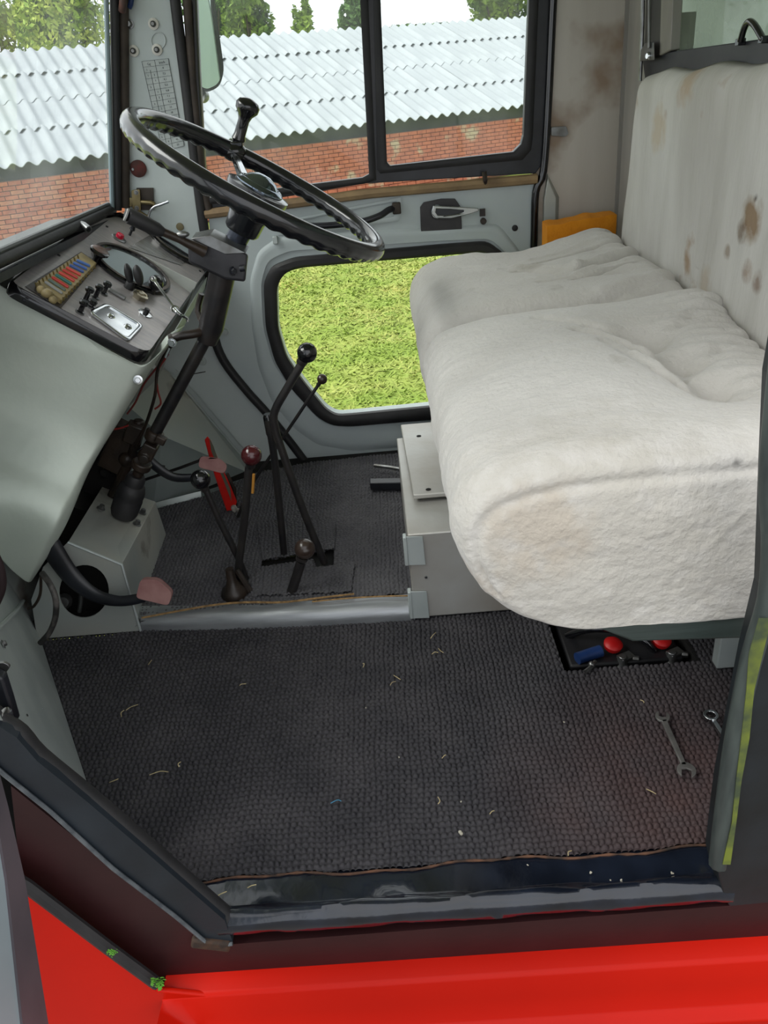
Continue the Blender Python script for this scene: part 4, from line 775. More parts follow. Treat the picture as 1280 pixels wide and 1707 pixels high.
# ================================================================== LEVERS
def lever(name, ball, r, pts, rr, yb_, mat, lb, bm_=BLACKG, yt=None, foot=None):
    yt = yb_ if yt is None else yt; k = len(pts); P_ = []
    for i, (x, y) in enumerate(pts): P_.append(aY(x, y, yt+(yb_-yt)*i/(k-1)))
    t = thing(name, P_[-1], lb, 'lever', 'floor levers')
    MB().tube(P_, rr, 12, smooth=4).build('rod', mat, t)
    if ball:
        c_ = aY(*ball, yt); d_ = (P_[1]-P_[0]).normalized(); mb = MB(); mb.ball(c_, r, 28); mb.build('ball_knob', bm_, t)
        MB().lathe(c_+d_*r*.9, d_, [(rr*1.25, 0), (rr*1.2, .008), (rr, .01)], 14).build('knob_collar', mat, t)
    return t
yl_ = aZ(540, 935, .035).y
lever('gear_lever', (512, 588), .0205, [(503, 606), (480, 645), (458, 685), (458, 712), (468, 745), (505, 850), (541, 938)], .0088, yl_, RODM, 'tall cranked black gear lever with a large black ball, in front of the grass')
mb_t = lever('parking_lever', None, 0, [(447, 700), (458, 770), (474, 928)], .0085, aZ(475, 928, .035).y+.012, RODM, 'straight black lever with a bare capped top beside the tall gear lever')
MB().tube([aY(446, 690, yl_+.05), aY(447, 695, yl_+.05), aY(452, 722, yl_+.05), aY(453, 727, yl_+.05)], .0115, 14, radii=[.009, .0118, .0118, .010]).build('grip_sleeve', BLACKG, mb_t)
lever('thin_lever', (537, 632), .0125, [(531, 641), (470, 732), (422, 805), (396, 862)], .0042, aZ(396, 862, .035).y, RODM, 'thin straight rod with a small brown ball, leaning toward the door window', BRNBALL)
yb3 = aZ(394, 975, .035).y
lever('range_lever', (419, 759), .0215, [(415, 778), (408, 860), (400, 925), (394, 972)], .0085, yb3, RODM, 'upright lever with a large dark red ball, rising from the round rubber boot', BORDO)
lever('short_lever', (334, 799), .0215, [(343, 816), (366, 868), (396, 928), (410, 965)], .0075, yb3+.02, RODM, 'slanting lever with a black ball just in front of the far pink pedal')
lever('stub_lever', (508, 915), .0225, [(502, 936), (492, 968), (486, 986)], .011, aZ(486, 986, .035).y, RODM, 'short stubby lever with a dark brown ball, nearest the step', BRNBALL)
c = aZ(391, 990, .035); mb = MB(); mb.lathe(c-V((0, 0, .004)), (0, 0, 1), [(.028, 0), (.030, .006), (.026, .018), (.016, .028), (.011, .042), (.009, .07)], 26); mb.tube([c+V((.01, .02, .05)), c+V((.02, .015, .03)), c+V((.035, .005, .0))], .007, 8, smooth=3)
tag(mb.build('lever_boot', GREASE), 'greasy brown dome boot at the foot of the dark red ball lever', 'boot')
# orange stripe tape on the red ball lever
yr = aZ(385, 850, .035).y
t = thing('red_lever', aY(385, 850, yr), 'flat bright red handbrake-like lever standing behind the pink pedal', 'lever')
MB().hexa([aY(x, y, yr) for x, y in [(341, 733), (346, 727), (352, 735), (364, 766), (380, 800), (395, 836), (391, 850), (378, 852), (366, 818), (352, 775)]], [aY(x, y, yr+.012) for x, y in [(341, 733), (346, 727), (352, 735), (364, 766), (380, 800), (395, 836), (391, 850), (378, 852), (366, 818), (352, 775)]]).build('blade', REDT, t, bevel=.002)
MB().hexa([aY(x, y, yr-.004) for x, y in [(349, 730), (356, 744), (364, 768), (384, 816), (386, 836), (372, 800), (352, 752)]], [aY(x, y, yr) for x, y in [(349, 730), (356, 744), (364, 768), (384, 816), (386, 836), (372, 800), (352, 752)]]).build('grey_inset', M('grey_green_inset', '#5c5a4c', rough=.5), t)
mb = MB()
for i in range(5): mb.ball(aY(388+random.uniform(-1, 13), 838+random.uniform(0, 26), yr-.006), .008, 8, (1, .8, 1.2))
tag(mb.build('crumpled_tape', M('crumpled_pale_tape', '#a09c94', '#5f5b55', rough=.8, vs=60, bump=.003, bs=70)), 'crumpled pale tape wrapped at the foot of the red lever', 'tape')
mb = MB(); mb.tube([aY(378, 790, yr+.03), aY(390, 815, yr+.03), aY(392, 850, yr+.03)], .006, 8); tag(mb.build('lever_link', GREASE), 'dark link rod behind the red lever', 'rod')
MB_ = MB(); MB_.tube([aY(423, 790, yb3-.01), aY(421, 822, yb3-.01)], .003, 6); tag(MB_.build('orange_strip', M('orange_tape', '#a8742a', rough=.6)), 'narrow orange strip on the dark red ball lever rod', 'tape')

def stains_and_tints(mt, spots):
    nt = mt.node_tree; N = nt.nodes; L = nt.links; b = N['Principled BSDF']; src = b.inputs['Base Color'].links[0].from_socket
    geo = N.new('ShaderNodeNewGeometry'); nn = N.new('ShaderNodeTexNoise'); nn.inputs['Scale'].default_value = 38; nn.inputs['Detail'].default_value = 5; L.new(geo.outputs['Position'], nn.inputs['Vector'])
    for (p, r, colr, k) in spots:
        di = N.new('ShaderNodeVectorMath'); di.operation = 'DISTANCE'; di.inputs[1].default_value = p; L.new(geo.outputs['Position'], di.inputs[0])
        mr = N.new('ShaderNodeMapRange'); mr.inputs['From Min'].default_value = r*.15; mr.inputs['From Max'].default_value = r; mr.inputs['To Min'].default_value = 1; mr.inputs['To Max'].default_value = 0; L.new(di.outputs['Value'], mr.inputs['Value'])
        m1 = N.new('ShaderNodeMath'); m1.operation = 'MULTIPLY'; L.new(mr.outputs[0], m1.inputs[0]); L.new(nn.outputs['Fac'], m1.inputs[1])
        m2 = N.new('ShaderNodeMapRange'); m2.inputs['From Min'].default_value = .16; m2.inputs['From Max'].default_value = .42; m2.inputs['To Max'].default_value = k; L.new(m1.outputs[0], m2.inputs['Value'])
        mx = N.new('ShaderNodeMixRGB'); mx.inputs['Color2'].default_value = lin(colr); L.new(m2.outputs[0], mx.inputs['Fac']); L.new(src, mx.inputs['Color1']); src = mx.outputs[0]
    L.new(src, b.inputs['Base Color'])
stains_and_tints(FABRIC, [(aY(1000, 930, .085), .30, '#aaa598', .45), (aZ(1230, 772, .60), .012, '#4b4a48', .9), (aZ(1222, 768, .60), .010, '#4b4a48', .7), (aY(805, 965, .12), .07, '#a99a88', .7), (aY(900, 890, .085), .10, '#b3a797', .6), (aY(812, 890, .2), .03, '#9d8b76', .6)])  # small dark stains, plus broader greyer and browner areas on end and front
stains_and_tints(BACKF, [(aX(1255, 365, .565), .055, '#8d7456', .9), (aX(1240, 385, .565), .03, '#6f5a44', .7), (aX(1215, 420, .565), .02, '#8d7b68', .7), (aX(1250, 450, .565), .03, '#8b6d55', .6), (aX(1262, 330, .565), .012, '#4a4038', .8), (aX(1268, 470, .565), .03, '#7f634f', .7), (aX(1100, 215, .565), .07, '#c9bca6', .8), (aX(1150, 125, .565), .08, '#b8a084', .7), (aX(1180, 470, .565), .05, '#b3a48f', .6)])
# ================================================================== SEAT BOX
sb_ = thing('seat_box', V((.15, .9, 0)), 'silver-painted metal box under the near seat cushion', 'box')
bx0, by0, by1, bz = -.003, .668, 1.16, .206
MB().hexa([V((bx0, by0, 0)), V((.56, by0, 0)), V((.56, by1, 0)), V((bx0-.008, by1, 0))], [V((bx0, by0, bz)), V((.56, by0, bz)), V((.56, by1, bz)), V((bx0-.008, by1, bz))]).build('box_body', BOXSILV, sb_, bevel=.003)
tp = MB().hexa([V((.016, .80, bz+.008)), V((.45, .80, bz+.008)), V((.45, 1.20, bz+.008)), V((.002, 1.20, bz+.008))], [V((.016, .80, bz+.02)), V((.45, .80, bz+.02)), V((.45, 1.20, bz+.02)), V((.002, 1.20, bz+.02))]).build('mounting_plate', BOXSILV, sb_, bevel=.003)
MB().hexa([V((.03, .84, bz)), V((.40, .84, bz)), V((.40, 1.15, bz)), V((.03, 1.15, bz))], [V((.03, .84, bz+.009)), V((.40, .84, bz+.009)), V((.40, 1.15, bz+.009)), V((.03, 1.15, bz+.009))]).build('spacer', STEEL, sb_)
for (px, py) in [(698, 727), (714, 816)]: MB().lathe(aZ(px, py, bz+.0202), (0, 0, 1), [(.006, 0), (.006, .0006), (.001, .0006)], 14).build('plate_hole', SOIL, tp)
for (y0_, y1_) in [(893, 941), (985, 1030)]:
    z0 = aY(680, y1_, by0).z; z1 = aY(680, y0_, by0).z
    lt = MB().hexa([V((bx0-.003, by0-.002, z0)), V((bx0+.032, by0-.002, z0-.002)), V((bx0+.030, by0-.002, z1-.002)), V((bx0-.003, by0-.002, z1))], [V((bx0-.003, by0-.004, z0)), V((bx0+.032, by0-.004, z0-.002)), V((bx0+.030, by0-.004, z1-.002)), V((bx0-.003, by0-.004, z1))]).build('hinge_leaf', SILVER, sb_, bevel=.0008)
    MB().hexa([V((bx0-.010, by0-.006, z0)), V((bx0-.002, by0-.006, z0)), V((bx0-.002, by0+.012, z0)), V((bx0-.010, by0+.012, z0))], [V((bx0-.010, by0-.006, z1)), V((bx0-.002, by0-.006, z1)), V((bx0-.002, by0+.012, z1)), V((bx0-.010, by0+.012, z1))]).build('hinge_knuckle', SILVER, lt, bevel=.002)
for (px, py) in [(710, 962), (709, 997)]: MB().lathe(aY(px, py, by0-.001), (0, -1, 0), [(.0035, 0), (.003, .002)], 10).build('rivet', CHROME, sb_)
a_ = aZ(617, 812, .05); b_ = aZ(676, 812, .05); mb = MB(); mb.hexa([V((a_.x, a_.y, .04)), V((b_.x+.02, b_.y, .04)), V((b_.x+.02, b_.y+.03, .04)), V((a_.x, a_.y+.03, .04))], [V((a_.x, a_.y, .062)), V((b_.x+.02, b_.y, .062)), V((b_.x+.02, b_.y+.03, .062)), V((a_.x, a_.y+.03, .062))])
tag(mb.build('square_bar', BLACKM, None, bevel=.002), 'short black square bar sticking out ahead of the silver seat box', 'bar')
tag(MB().tube([aZ(624, 776, .06), aZ(650, 779, .06), aZ(690, 786, .06)], .0055, 10).build('adjuster_rod', STEEL), 'thin grey rod above the black bar ahead of the seat box', 'rod')

# ================================================================== SEAT CUSHIONS
def cushion(name, y0, y1, prof, disp, lb, cap=.05, cap1=.05, nu=170, nv=170):
    P_ = [V((x, 0, z)) for x, z in prof]; k = len(P_); L_ = []
    for i in range(k):
        p0, p1, p2, p3 = P_[i-1], P_[i], P_[(i+1) % k], P_[(i+2) % k]
        for t in range(12):
            t /= 12; L_.append(.5*((2*p1)+(p2-p0)*t+(2*p0-5*p1+4*p2-p3)*t*t+(3*p1-p0-3*p2+p3)*t**3))
    A_ = np.array([[p[0], p[2]] for p in L_]); A_ = np.vstack([A_, A_[:1]]); d_ = np.r_[0, np.cumsum(np.hypot(*np.diff(A_, axis=0).T))]
    s_ = np.linspace(0, d_[-1], nu, endpoint=False); lx = np.interp(s_, d_, A_[:, 0]); lz = np.interp(s_, d_, A_[:, 1])
    tx = np.roll(lx, -1)-np.roll(lx, 1); tz = np.roll(lz, -1)-np.roll(lz, 1); ln = np.hypot(tx, tz); nx_ = tz/ln; nz_ = -tx/ln
    cx, cz = lx.mean(), lz.mean()
    if ((lx-cx)*nx_+(lz-cz)*nz_).mean() < 0: nx_, nz_ = -nx_, -nz_
    for _ in range(6): nx_ = (np.roll(nx_, 1)+nx_+np.roll(nx_, -1))/3; nz_ = (np.roll(nz_, 1)+nz_+np.roll(nz_, -1))/3
    rows_ = []
    # cap rings from the centre out, body, cap rings back in
    zb_, zt2, xb_, xf_ = lz.min(), lz.max(), lx.max(), lx.min(); zc2 = zb_+.2*(zt2-zb_)
    def ring_(y, inset, scale=1.0):
        z_ = zc2+(lz-zc2)*(1-inset*np.where(lz > zc2, 1, .2)/(zt2-zc2)); x_ = xb_-(xb_-lx)*(1-inset*.75/(xb_-xf_)); return np.stack([cx+(x_-cx)*scale, np.full(nu, y), cz-.02+(z_-cz+.02)*scale], -1)
    for s in np.linspace(.0, .97, 26): rows_.append((ring_(y0-.008*(1-s**2), cap, max(s, .001)), 0))
    for t in np.linspace(0, 1, 18)[:-1]: an = t*math.pi/2; rows_.append((ring_(y0+cap*(1-math.cos(an)), cap*(1-math.sin(an)), 1), 0))
    for y in np.linspace(y0+cap, y1-cap1, nv): rows_.append((ring_(y, 0), 1))
    for t in np.linspace(1, 0, 14)[1:]: an = t*math.pi/2; rows_.append((ring_(y1-cap1*(1-math.cos(an)), cap1*(1-math.sin(an)), 1), 0))
    for s in np.linspace(.95, .0, 8): rows_.append((ring_(y1, cap1, max(s, .001)), 0))
    G = np.stack([r[0] for r in rows_]); 
    # normals by finite differences
    du = np.roll(G, -1, 1)-np.roll(G, 1, 1); dv = np.gradient(G, axis=0); Nn = np.cross(du, dv); Nn /= np.linalg.norm(Nn, axis=-1, keepdims=True)+1e-12
    c_ = G.reshape(-1, 3).mean(0)
    if (Nn*(G-c_)).sum(-1).mean() < 0: Nn = -Nn
    D = disp(G, Nn); G2 = G+Nn*D[..., None]
    m2 = len(rows_); idx = np.arange(m2*nu).reshape(m2, nu); q_ = np.stack([idx[:-1], np.roll(idx, -1, 1)[:-1], np.roll(idx, -1, 1)[1:], idx[1:]], -1).reshape(-1, 4)
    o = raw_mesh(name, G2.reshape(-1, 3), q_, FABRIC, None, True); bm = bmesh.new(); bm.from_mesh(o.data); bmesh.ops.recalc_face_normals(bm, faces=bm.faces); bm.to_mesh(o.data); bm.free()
    o.data.update(); sm = o.modifiers.new('sub', 'SUBSURF'); sm.levels = 0; sm.render_levels = 1
    tag(o, lb, 'seat cushion', 'bench seat cushions'); return o
def seg_d(G, a, b):
    ab = np.array([b[0]-a[0], b[1]-a[1]]); t = np.clip(((G[..., 0]-a[0])*ab[0]+(G[..., 1]-a[1])*ab[1])/(ab@ab), 0, 1)
    return np.hypot(G[..., 0]-a[0]-t*ab[0], G[..., 1]-a[1]-t*ab[1]), t
def snoise(G, sx, sy, sz, seed=0):
    out = np.zeros(G.shape[:2]); f = G*np.array([sx, sy, sz])+seed
    fl = f.reshape(-1, 3); o_ = np.array([noise.noise(Vector(p)) for p in fl]); return o_.reshape(G.shape[:2])
zt_ = .600
dim = [tuple(aZ(x, y, z)[:2]) for x, y, z in [(1074, 590, .585), (1130, 634, .575), (1190, 686, .565)]]
def disp_near(G, Nn):
    up_ = np.clip(Nn[..., 2], 0, 1)**.7; D = np.zeros(G.shape[:2])
    for (x, y) in dim:
        dd = np.hypot((G[..., 0]-x)*.85, G[..., 1]-y); D -= .030*np.exp(-(dd/.036)**2)*up_; D -= .020*np.exp(-(dd/.014)**2)*up_
    g_ = lambda x, y: tuple(aZ(x, y, .605)[:2])
    for (p1_, p2_, wd_, dp) in [((1060, 570), (1200, 665), .05, .018), ((1075, 583), (985, 563), .010, .017), ((985, 563), (900, 548), .012, .008), ((1128, 626), (1040, 592), .010, .018), ((1040, 592), (960, 575), .012, .009), ((1190, 676), (1100, 640), .011, .018), ((1100, 640), (1010, 600), .014, .009),
                          ((1190, 676), (1290, 630), .014, .012), ((1075, 583), (1150, 545), .014, .010), ((1128, 626), (1200, 585), .013, .010), ((1150, 545), (1260, 500), .012, .006), ((1200, 585), (1290, 548), .012, .006)]:
        dd, t = seg_d(G, g_(*p1_), g_(*p2_)); D -= dp*np.exp(-(dd/wd_)**2)*up_
    for (p1_, p2_, wd_, dp) in [((1085, 598), (1000, 574), .011, .009), ((1140, 645), (1060, 612), .011, .009), ((1100, 565), (1200, 520), .014, .008), ((1150, 605), (1240, 565), .013, .008)]:
        dd, t = seg_d(G, g_(*p1_), g_(*p2_)); D += dp*np.exp(-(dd/wd_)**2)*up_
    # rise between the folds toward the front, hump at the back corner
    D += .022*np.exp(-(((G[..., 0]-.27)/.12)**2+((G[..., 1]-.38)/.2)**2))*up_
    D += .020*np.exp(-(((G[..., 0]-.53)/.08)**2+((G[..., 1]-.66)/.07)**2))*up_
    D -= .030*np.exp(-(((G[..., 0]-.60)/.12)**2+((G[..., 1]-.30)/.20)**2))*up_
    # rear wrinkles that run fore and aft
    rw = np.clip((G[..., 0]-.40)/.12, 0, 1); D += rw*up_*.0035*np.sin(G[..., 1]*210+3*np.sin(G[..., 0]*14)+1.5*np.sin(G[..., 1]*23))
    # stitched seam round the end face
    D -= .0060*np.exp(-((G[..., 1]-.0895)/.0018)**2)*np.where(G[..., 2] > .45, 1, 0)
    D += .003*np.exp(-((G[..., 1]-.098)/.006)**2)*np.where(G[..., 2] > .45, 1, 0)
    D += .0026*snoise(G, 14, 34, 26)+.0055*snoise(G, 7, 9, 8, 4.0)+.0012*snoise(G, 75, 75, 75, 9.0)
    return D
def disp_far(G, Nn):
    up_ = np.clip(Nn[..., 2], 0, 1)**.7; D = np.zeros(G.shape[:2])
    for (ax_, ay_, bx_, by_, wd_, dp) in [(860, 452, 960, 458, .010, .009), (960, 458, 1105, 422, .010, .013), (880, 440, 1080, 408, .008, .006), (900, 470, 1050, 462, .009, .004), (1040, 520, 1150, 486, .016, .012), (960, 470, 1110, 440, .007, .006), (1000, 492, 1130, 470, .008, .006), (1020, 505, 1110, 496, .008, .005)]:
        dd, t = seg_d(G, tuple(aZ(ax_, ay_, .62)[:2]), tuple(aZ(bx_, by_, .62)[:2])); D -= 2.1*dp*np.exp(-(dd/(wd_*.75))**2)*up_
        dd2, t = seg_d(G, tuple(aZ(ax_, ay_-7, .62)[:2]), tuple(aZ(bx_, by_-7, .62)[:2])); D += .9*dp*np.exp(-(dd2/(wd_*1.2))**2)*up_
    D -= .012*np.exp(-(((G[..., 0]-.30)/.10)**2+((G[..., 1]-1.3)/.2)**2))*up_
    D += .014*np.exp(-(((G[..., 0]-.50)/.07)**2+((G[..., 1]-1.3)/.12)**2))*up_
    rw = np.clip((G[..., 0]-.42)/.12, 0, 1); D += rw*up_*.0022*np.sin(G[..., 1]*190+3*np.sin(G[..., 0]*14))
    D -= .030*np.exp(-((G[..., 1]-.755)/.035)**2)*np.clip(Nn[..., 2]+.9*np.clip(-Nn[..., 0], 0, 1), 0, 1)
    D += .0022*snoise(G, 26, 26, 26, 2.0)+.004*snoise(G, 7, 9, 8, 14.0)+.0012*snoise(G, 70, 70, 70, 19.0)
    return D
pn = [(.140, .402), (.094, .432), (.062, .485), (.052, .545), (.075, .590), (.13, .612), (.22, .622), (.35, .622), (.46, .624), (.54, .618), (.560, .585), (.564, .50), (.554, .42), (.50, .400), (.35, .392), (.22, .390)]
pf = [(.125, .404), (.075, .430), (.056, .480), (.054, .535), (.078, .585), (.13, .612), (.22, .622), (.35, .624), (.46, .632), (.53, .634), (.558, .60), (.562, .50), (.554, .42), (.50, .400), (.35, .395), (.22, .395)]
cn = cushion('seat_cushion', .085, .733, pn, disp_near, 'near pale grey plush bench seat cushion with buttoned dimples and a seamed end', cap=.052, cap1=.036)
cf = cushion('seat_cushion', .731, 1.35, pf, disp_far, 'far pale grey plush bench seat cushion beside the orange foam', cap=.095, cap1=.045)
for (x, y), z in zip(dim, (.583, .575, .572)): MB().ball((x, y, z-.018), .013, 14, (1, 1, .45)).build('tuft_button', FABRIC, cn)
# small black stain on the near cushion
# seat frame below
sf = thing('support_rail', V((.3, .12, .36)), 'dark grey-green steel rail and legs under the near cushion', 'rail')
mb = MB(); mb.hexa([V((.27, .105, .352)), V((.50, .105, .338)), V((.50, .135, .338)), V((.27, .135, .352))], [V((.21, .105, .386)), V((.50, .105, .378)), V((.50, .135, .378)), V((.21, .135, .386))]); mb.build('side_rail', GREENGR, sf, bevel=.004)
mb = MB(); mb.hexa([V((.16, .14, .372)), V((.575, .14, .37)), V((.575, 1.34, .37)), V((.16, 1.34, .372))], [V((.16, .14, .386)), V((.575, .14, .384)), V((.575, 1.34, .384)), V((.16, 1.34, .386))]); mb.build('seat_base', SOIL, sf)
mb = MB(); mb.box((.57, .45, .19), (.05, .025, .38)); mb.build('rear_leg', SILVER, sf, bevel=.003)
mb = MB(); mb.box((.59, .25, .19), (.03, .04, .38)); mb.build('rear_leg', SILVER, sf, bevel=.003)
# backrest
ny_, nz__ = 170, 90; yy = np.linspace(-.05, 1.0, ny_); 
TY, TZ = np.meshgrid(np.linspace(0, 1, ny_), np.linspace(0, 1, nz__))
ytop = aX(1068, 140, .575).y; ybot = aX(1038, 385, .575).y
YL = ybot+(ytop-ybot)*TZ; Yg = .02+(YL-.02)*TY; Zg = .52+(.962+.012*(1-TY)-.52)*TZ
Xf = np.full(Yg.shape, .572)
ed = np.minimum(np.minimum((1-TY)*1.3, (1-TZ)*.45), .03)/.03; Xf = Xf+.03*(1-np.sqrt(np.clip(1-(1-ed)**2, 0, 1)))
nz1 = np.array([noise.noise(Vector((p*9+.7*q_, q_*1.6, 0))) for p, q_ in zip(Yg.ravel(), Zg.ravel())]).reshape(Yg.shape)
nz2 = np.array([noise.noise(Vector((p*24+2*q_, q_*4, 3))) for p, q_ in zip(Yg.ravel(), Zg.ravel())]).reshape(Yg.shape)
Xf = Xf-.009*nz1-.004*nz2+.006*np.exp(-((Yg-.775+.12*(Zg-.62))/.010)**2)*(Zg < .66)
Yg2 = Yg+.004*np.sin(Zg*30)*TY**8; Zg2 = Zg+.004*np.sin(Yg*24+.5)*TZ**8
br = thing('back_cushion', V((.6, .6, .52)), 'stained pale grey cloth backrest of the bench seat against the rear wall', 'backrest')
bc = grid_obj('cloth_cover', Xf, Yg2, Zg2, BACKF, None, br); so = bc.modifiers.new('solid', 'SOLIDIFY'); so.thickness = .012; so.offset = -1
MB().hexa([V((.596, .02, .50)), V((.618, .02, .50)), V((.618, ybot-.03, .50)), V((.596, ybot-.03, .50))], [V((.596, .02, .955)), V((.618, .02, .955)), V((.618, ytop-.03, .955)), V((.596, ytop-.03, .955))]).build('back_board', BLACKM, br)
# orange foam block
f0 = aY(912, 378, 1.36); f1_ = aY(1028, 360, 1.36)
n = 18; bt_, tp_ = [], []
mb = MB(); top1 = []; top2 = []; lo1 = []; lo2 = []
for i in range(n+1):
    u = i/n; x = f0.x+(f1_.x-f0.x)*u; z = f0.z+(f1_.z-f0.z)*u+.0012*math.sin(u*23)+.004*min(1, u*2.2)
    top1.append(V((x, 1.36, z))); top2.append(V((x, 1.425, z+.002*math.sin(u*11+1)+.002))); lo1.append(V((x, 1.36, .585))); lo2.append(V((x, 1.425, .585)))
strip(mb, [lo1, top1, [a*.5+b*.5+V((0, 0, .002*random.uniform(-1, 1))) for a, b in zip(top1, top2)], top2, lo2, lo1]); k = len(top1)
mb.f.append((0, k, 2*k, 3*k, 4*k)); mb.f.append((k-1, 2*k-1, 3*k-1, 4*k-1, 5*k-1))
fm = mb.build('foam_block', ORANGE); tag(fm, 'orange foam block wedged upright behind the far seat cushion', 'foam block')

# ---------------- rear window
rw_ = struct(thing('window_2', (XR, .7, 1.0)))
XF = .600
def rq(pts, x=XF): return [aX(a, b, x) for a, b in pts]
MB().plate([rq([(1070, 98), (1118, 86), (1290, 62), (1290, 108), (1075, 133)])], (.02, 0, 0)).build('bottom_rail', M('dark_grey_window_frame', '#24262c', '#34363c', rough=.4, vs=10), rw_, bevel=.002)
MB().plate([rq([(1078, -70), (1104, -70), (1101, 94), (1070, 102), (1074, 60)])], (.02, 0, 0)).build('side_post', M('dark_post', '#3b3a3c', '#4a4846', rough=.5, vs=10), rw_, bevel=.002)
MB().plate([rq([(1104, -70), (1124, -70), (1117, 84), (1099, 93)], XF-.006)], (.02, 0, 0)).build('slide_stile', M('pale_alu_stile', '#807c76', '#96928a', rough=.45, metal=.3, vs=10, stretch=(1, 1, .3)), rw_, bevel=.002)
MB().hexa([V((.612, .02, .98)), V((.612, 1.25, .98)), V((.612, 1.25, 1.38)), V((.612, .02, 1.38))], [V((.616, .02, .98)), V((.616, 1.25, .98)), V((.616, 1.25, 1.38)), V((.616, .02, 1.38))]).build('pane', RGLASS, rw_, smooth=False)
mb = MB(); mb.tube([aX(1073, -70, .585), aX(1071, 40, .585), aX(1067, 135, .59)], .0042, 8); mb.tube([aX(1083, -70, .58), aX(1082, 80, .58)], .003, 8); st_ = mb.build('stay_rod', STEEL, rw_)
MB().hexa(rq([(1068, 84), (1075, 72), (1090, 70), (1091, 100), (1067, 102)], .583), rq([(1068, 84), (1075, 72), (1090, 70), (1091, 100), (1067, 102)], .589)).build('stay_bracket', STEEL, rw_, bevel=.001)
mb = MB(); mb.lathe(aX(1082, 93, .583), (-1, -.3, 0), [(.0075, 0), (.0075, .003), (.005, .006)], 18); mb.build('stay_screw', CHROME, rw_)
mb = MB(); mb.tube([aX(x, y, .592) for x, y in [(1234, 70), (1240, 48), (1248, 36), (1258, 42), (1270, 62), (1273, 66)]], .0052, 10, smooth=3); mb.box(aX(1234, 70, .594), (.012, .014, .01)); mb.box(aX(1273, 66, .594), (.012, .014, .01)); mb.build('window_handle', BLACKG, rw_, bevel=.001)

# ================================================================== UNDER THE SEAT: battery well
bw = struct(thing('trim_12', (.4, .56, -.1)))
mb = MB(); zb = -.16
mb.add([V((hx0, hy0, -.03)), V((hx1, hy0, -.03)), V((hx1, hy1, -.03)), V((hx0, hy1, -.03)), V((hx0, hy0, zb)), V((hx1, hy0, zb)), V((hx1, hy1, zb)), V((hx0, hy1, zb))], [(0, 1, 5, 4), (1, 2, 6, 5), (2, 3, 7, 6), (3, 0, 4, 7), (4, 5, 6, 7)]); mb.build('well_lining', SOIL, bw, smooth=False)
bat = thing('battery', V((.42, .58, zb)), 'black battery sunk in the floor well under the near seat', 'battery')
MB().box((.40, .575, -.085), (.22, .15, .13)).build('case', M('black_battery_case', '#131316', '#1f1f22', rough=.5), bat, bevel=.005)
def onz(px, py, z): return aZ(px, py, z)
for (px, py, lb) in [(1021, 1071, 'red cap nearer the blue sleeve in the battery well'), (1102, 1064, 'red cap on the right terminal in the battery well')]:
    c = onz(px, py, .0); mb = MB(); mb.lathe(c-V((0, 0, .012)), (.1, -.2, 1), [(.016, 0), (.018, .006), (.0185, .011), (.014, .016), (.003, .018)], 20); tag(mb.build('terminal_cap', CAPRED), lb, 'cap', 'red battery caps')
    mb = MB(); mb.lathe(c+V((.012, -.03, -.04)), (0, 0, 1), [(.013, 0), (.015, .008), (.011, .014), (.008, .03)], 16); mb.box(c+V((.02, -.025, -.022)), (.03, .02, .016), Matrix.Rotation(.4, 3, 'Z')); mb.lathe(c+V((.032, -.028, -.02)), (1, -.3, 0), [(.006, 0), (.006, .012)], 6)
    tag(mb.build('battery_clamp', STEEL, None, bevel=.001), lb.replace('red cap', 'grey terminal clamp below the red cap'), 'clamp', 'battery clamps')
tag(MB().tube([onz(962, 1098, -.01), onz(985, 1090, -.01), onz(1001, 1085, -.01)], .012, 14).build('blue_sleeve', BLUEP), 'blue plastic sleeve at the left of the battery well', 'sleeve')
tag(MB().tube([onz(945, 1060, -.02), onz(985, 1048, .01), onz(1040, 1052, .01), onz(1075, 1068, .0), onz(1090, 1085, -.02)], .008, 10, smooth=5).build('battery_cable', BLACKG), 'thick black battery cable arching over the well under the seat', 'cable')
mb = MB(); mb.tube([onz(975, 1120, .004), onz(985, 1112, .006), onz(992, 1103, .004)], .004, 8, smooth=3); mb.ball(onz(986, 1108, .006), .007, 10); tag(mb.build('cable_lug', STEEL), 'small bent metal lug at the near edge of the battery well', 'lug')

# ================================================================== LOOSE THINGS ON THE MAT
t = thing('open_spanner', aZ(1125, 1245, 0), 'grey double open-ended spanner lying on the mat near the pillar', 'spanner', None)
spanner('spanner_body', t, aZ(1104, 1196, .003), aZ(1144, 1286, .003), (0, 0, 1), .0125, .004, M('dull_grey_spanner', '#8f8d89', '#74726f', rough=.38, metal=.6, vs=40), ja=.95, jb=1.15, sa=.3, sb=-.3)
t = thing('ring_spanner', aZ(1200, 1225, 0), 'shiny combination spanner half hidden by the pillar', 'spanner', None)
spanner('spanner_body', t, aZ(1240, 1280, .004), aZ(1184, 1197, .004), (0, 0, 1), .0125, .006, CHROME, ja=1.1, jb=1.0, hexend=True)
SP = [(722, 1060, 18, .9), (735, 1085, 14, 2.2), (725, 1090, 12, .1), (662, 1130, 16, 2.4), (655, 1140, 12, .6), (605, 1110, 8, 1.6), (220, 1180, 22, .5), (205, 1190, 14, 1.5), (250, 1105, 12, 1.2), (405, 1142, 12, .1), (300, 1275, 9, 1.4), (190, 1302, 14, .3), (265, 1290, 30, .05), (1070, 1170, 7, 2.2), (560, 1338, 16, .05), (730, 1335, 11, 1.5), (370, 1492, 14, .5), (420, 1478, 12, .2), (950, 1423, 8, .8), (740, 1262, 8, .6), (820, 1355, 8, .5), (1085, 1320, 14, 2.5)]
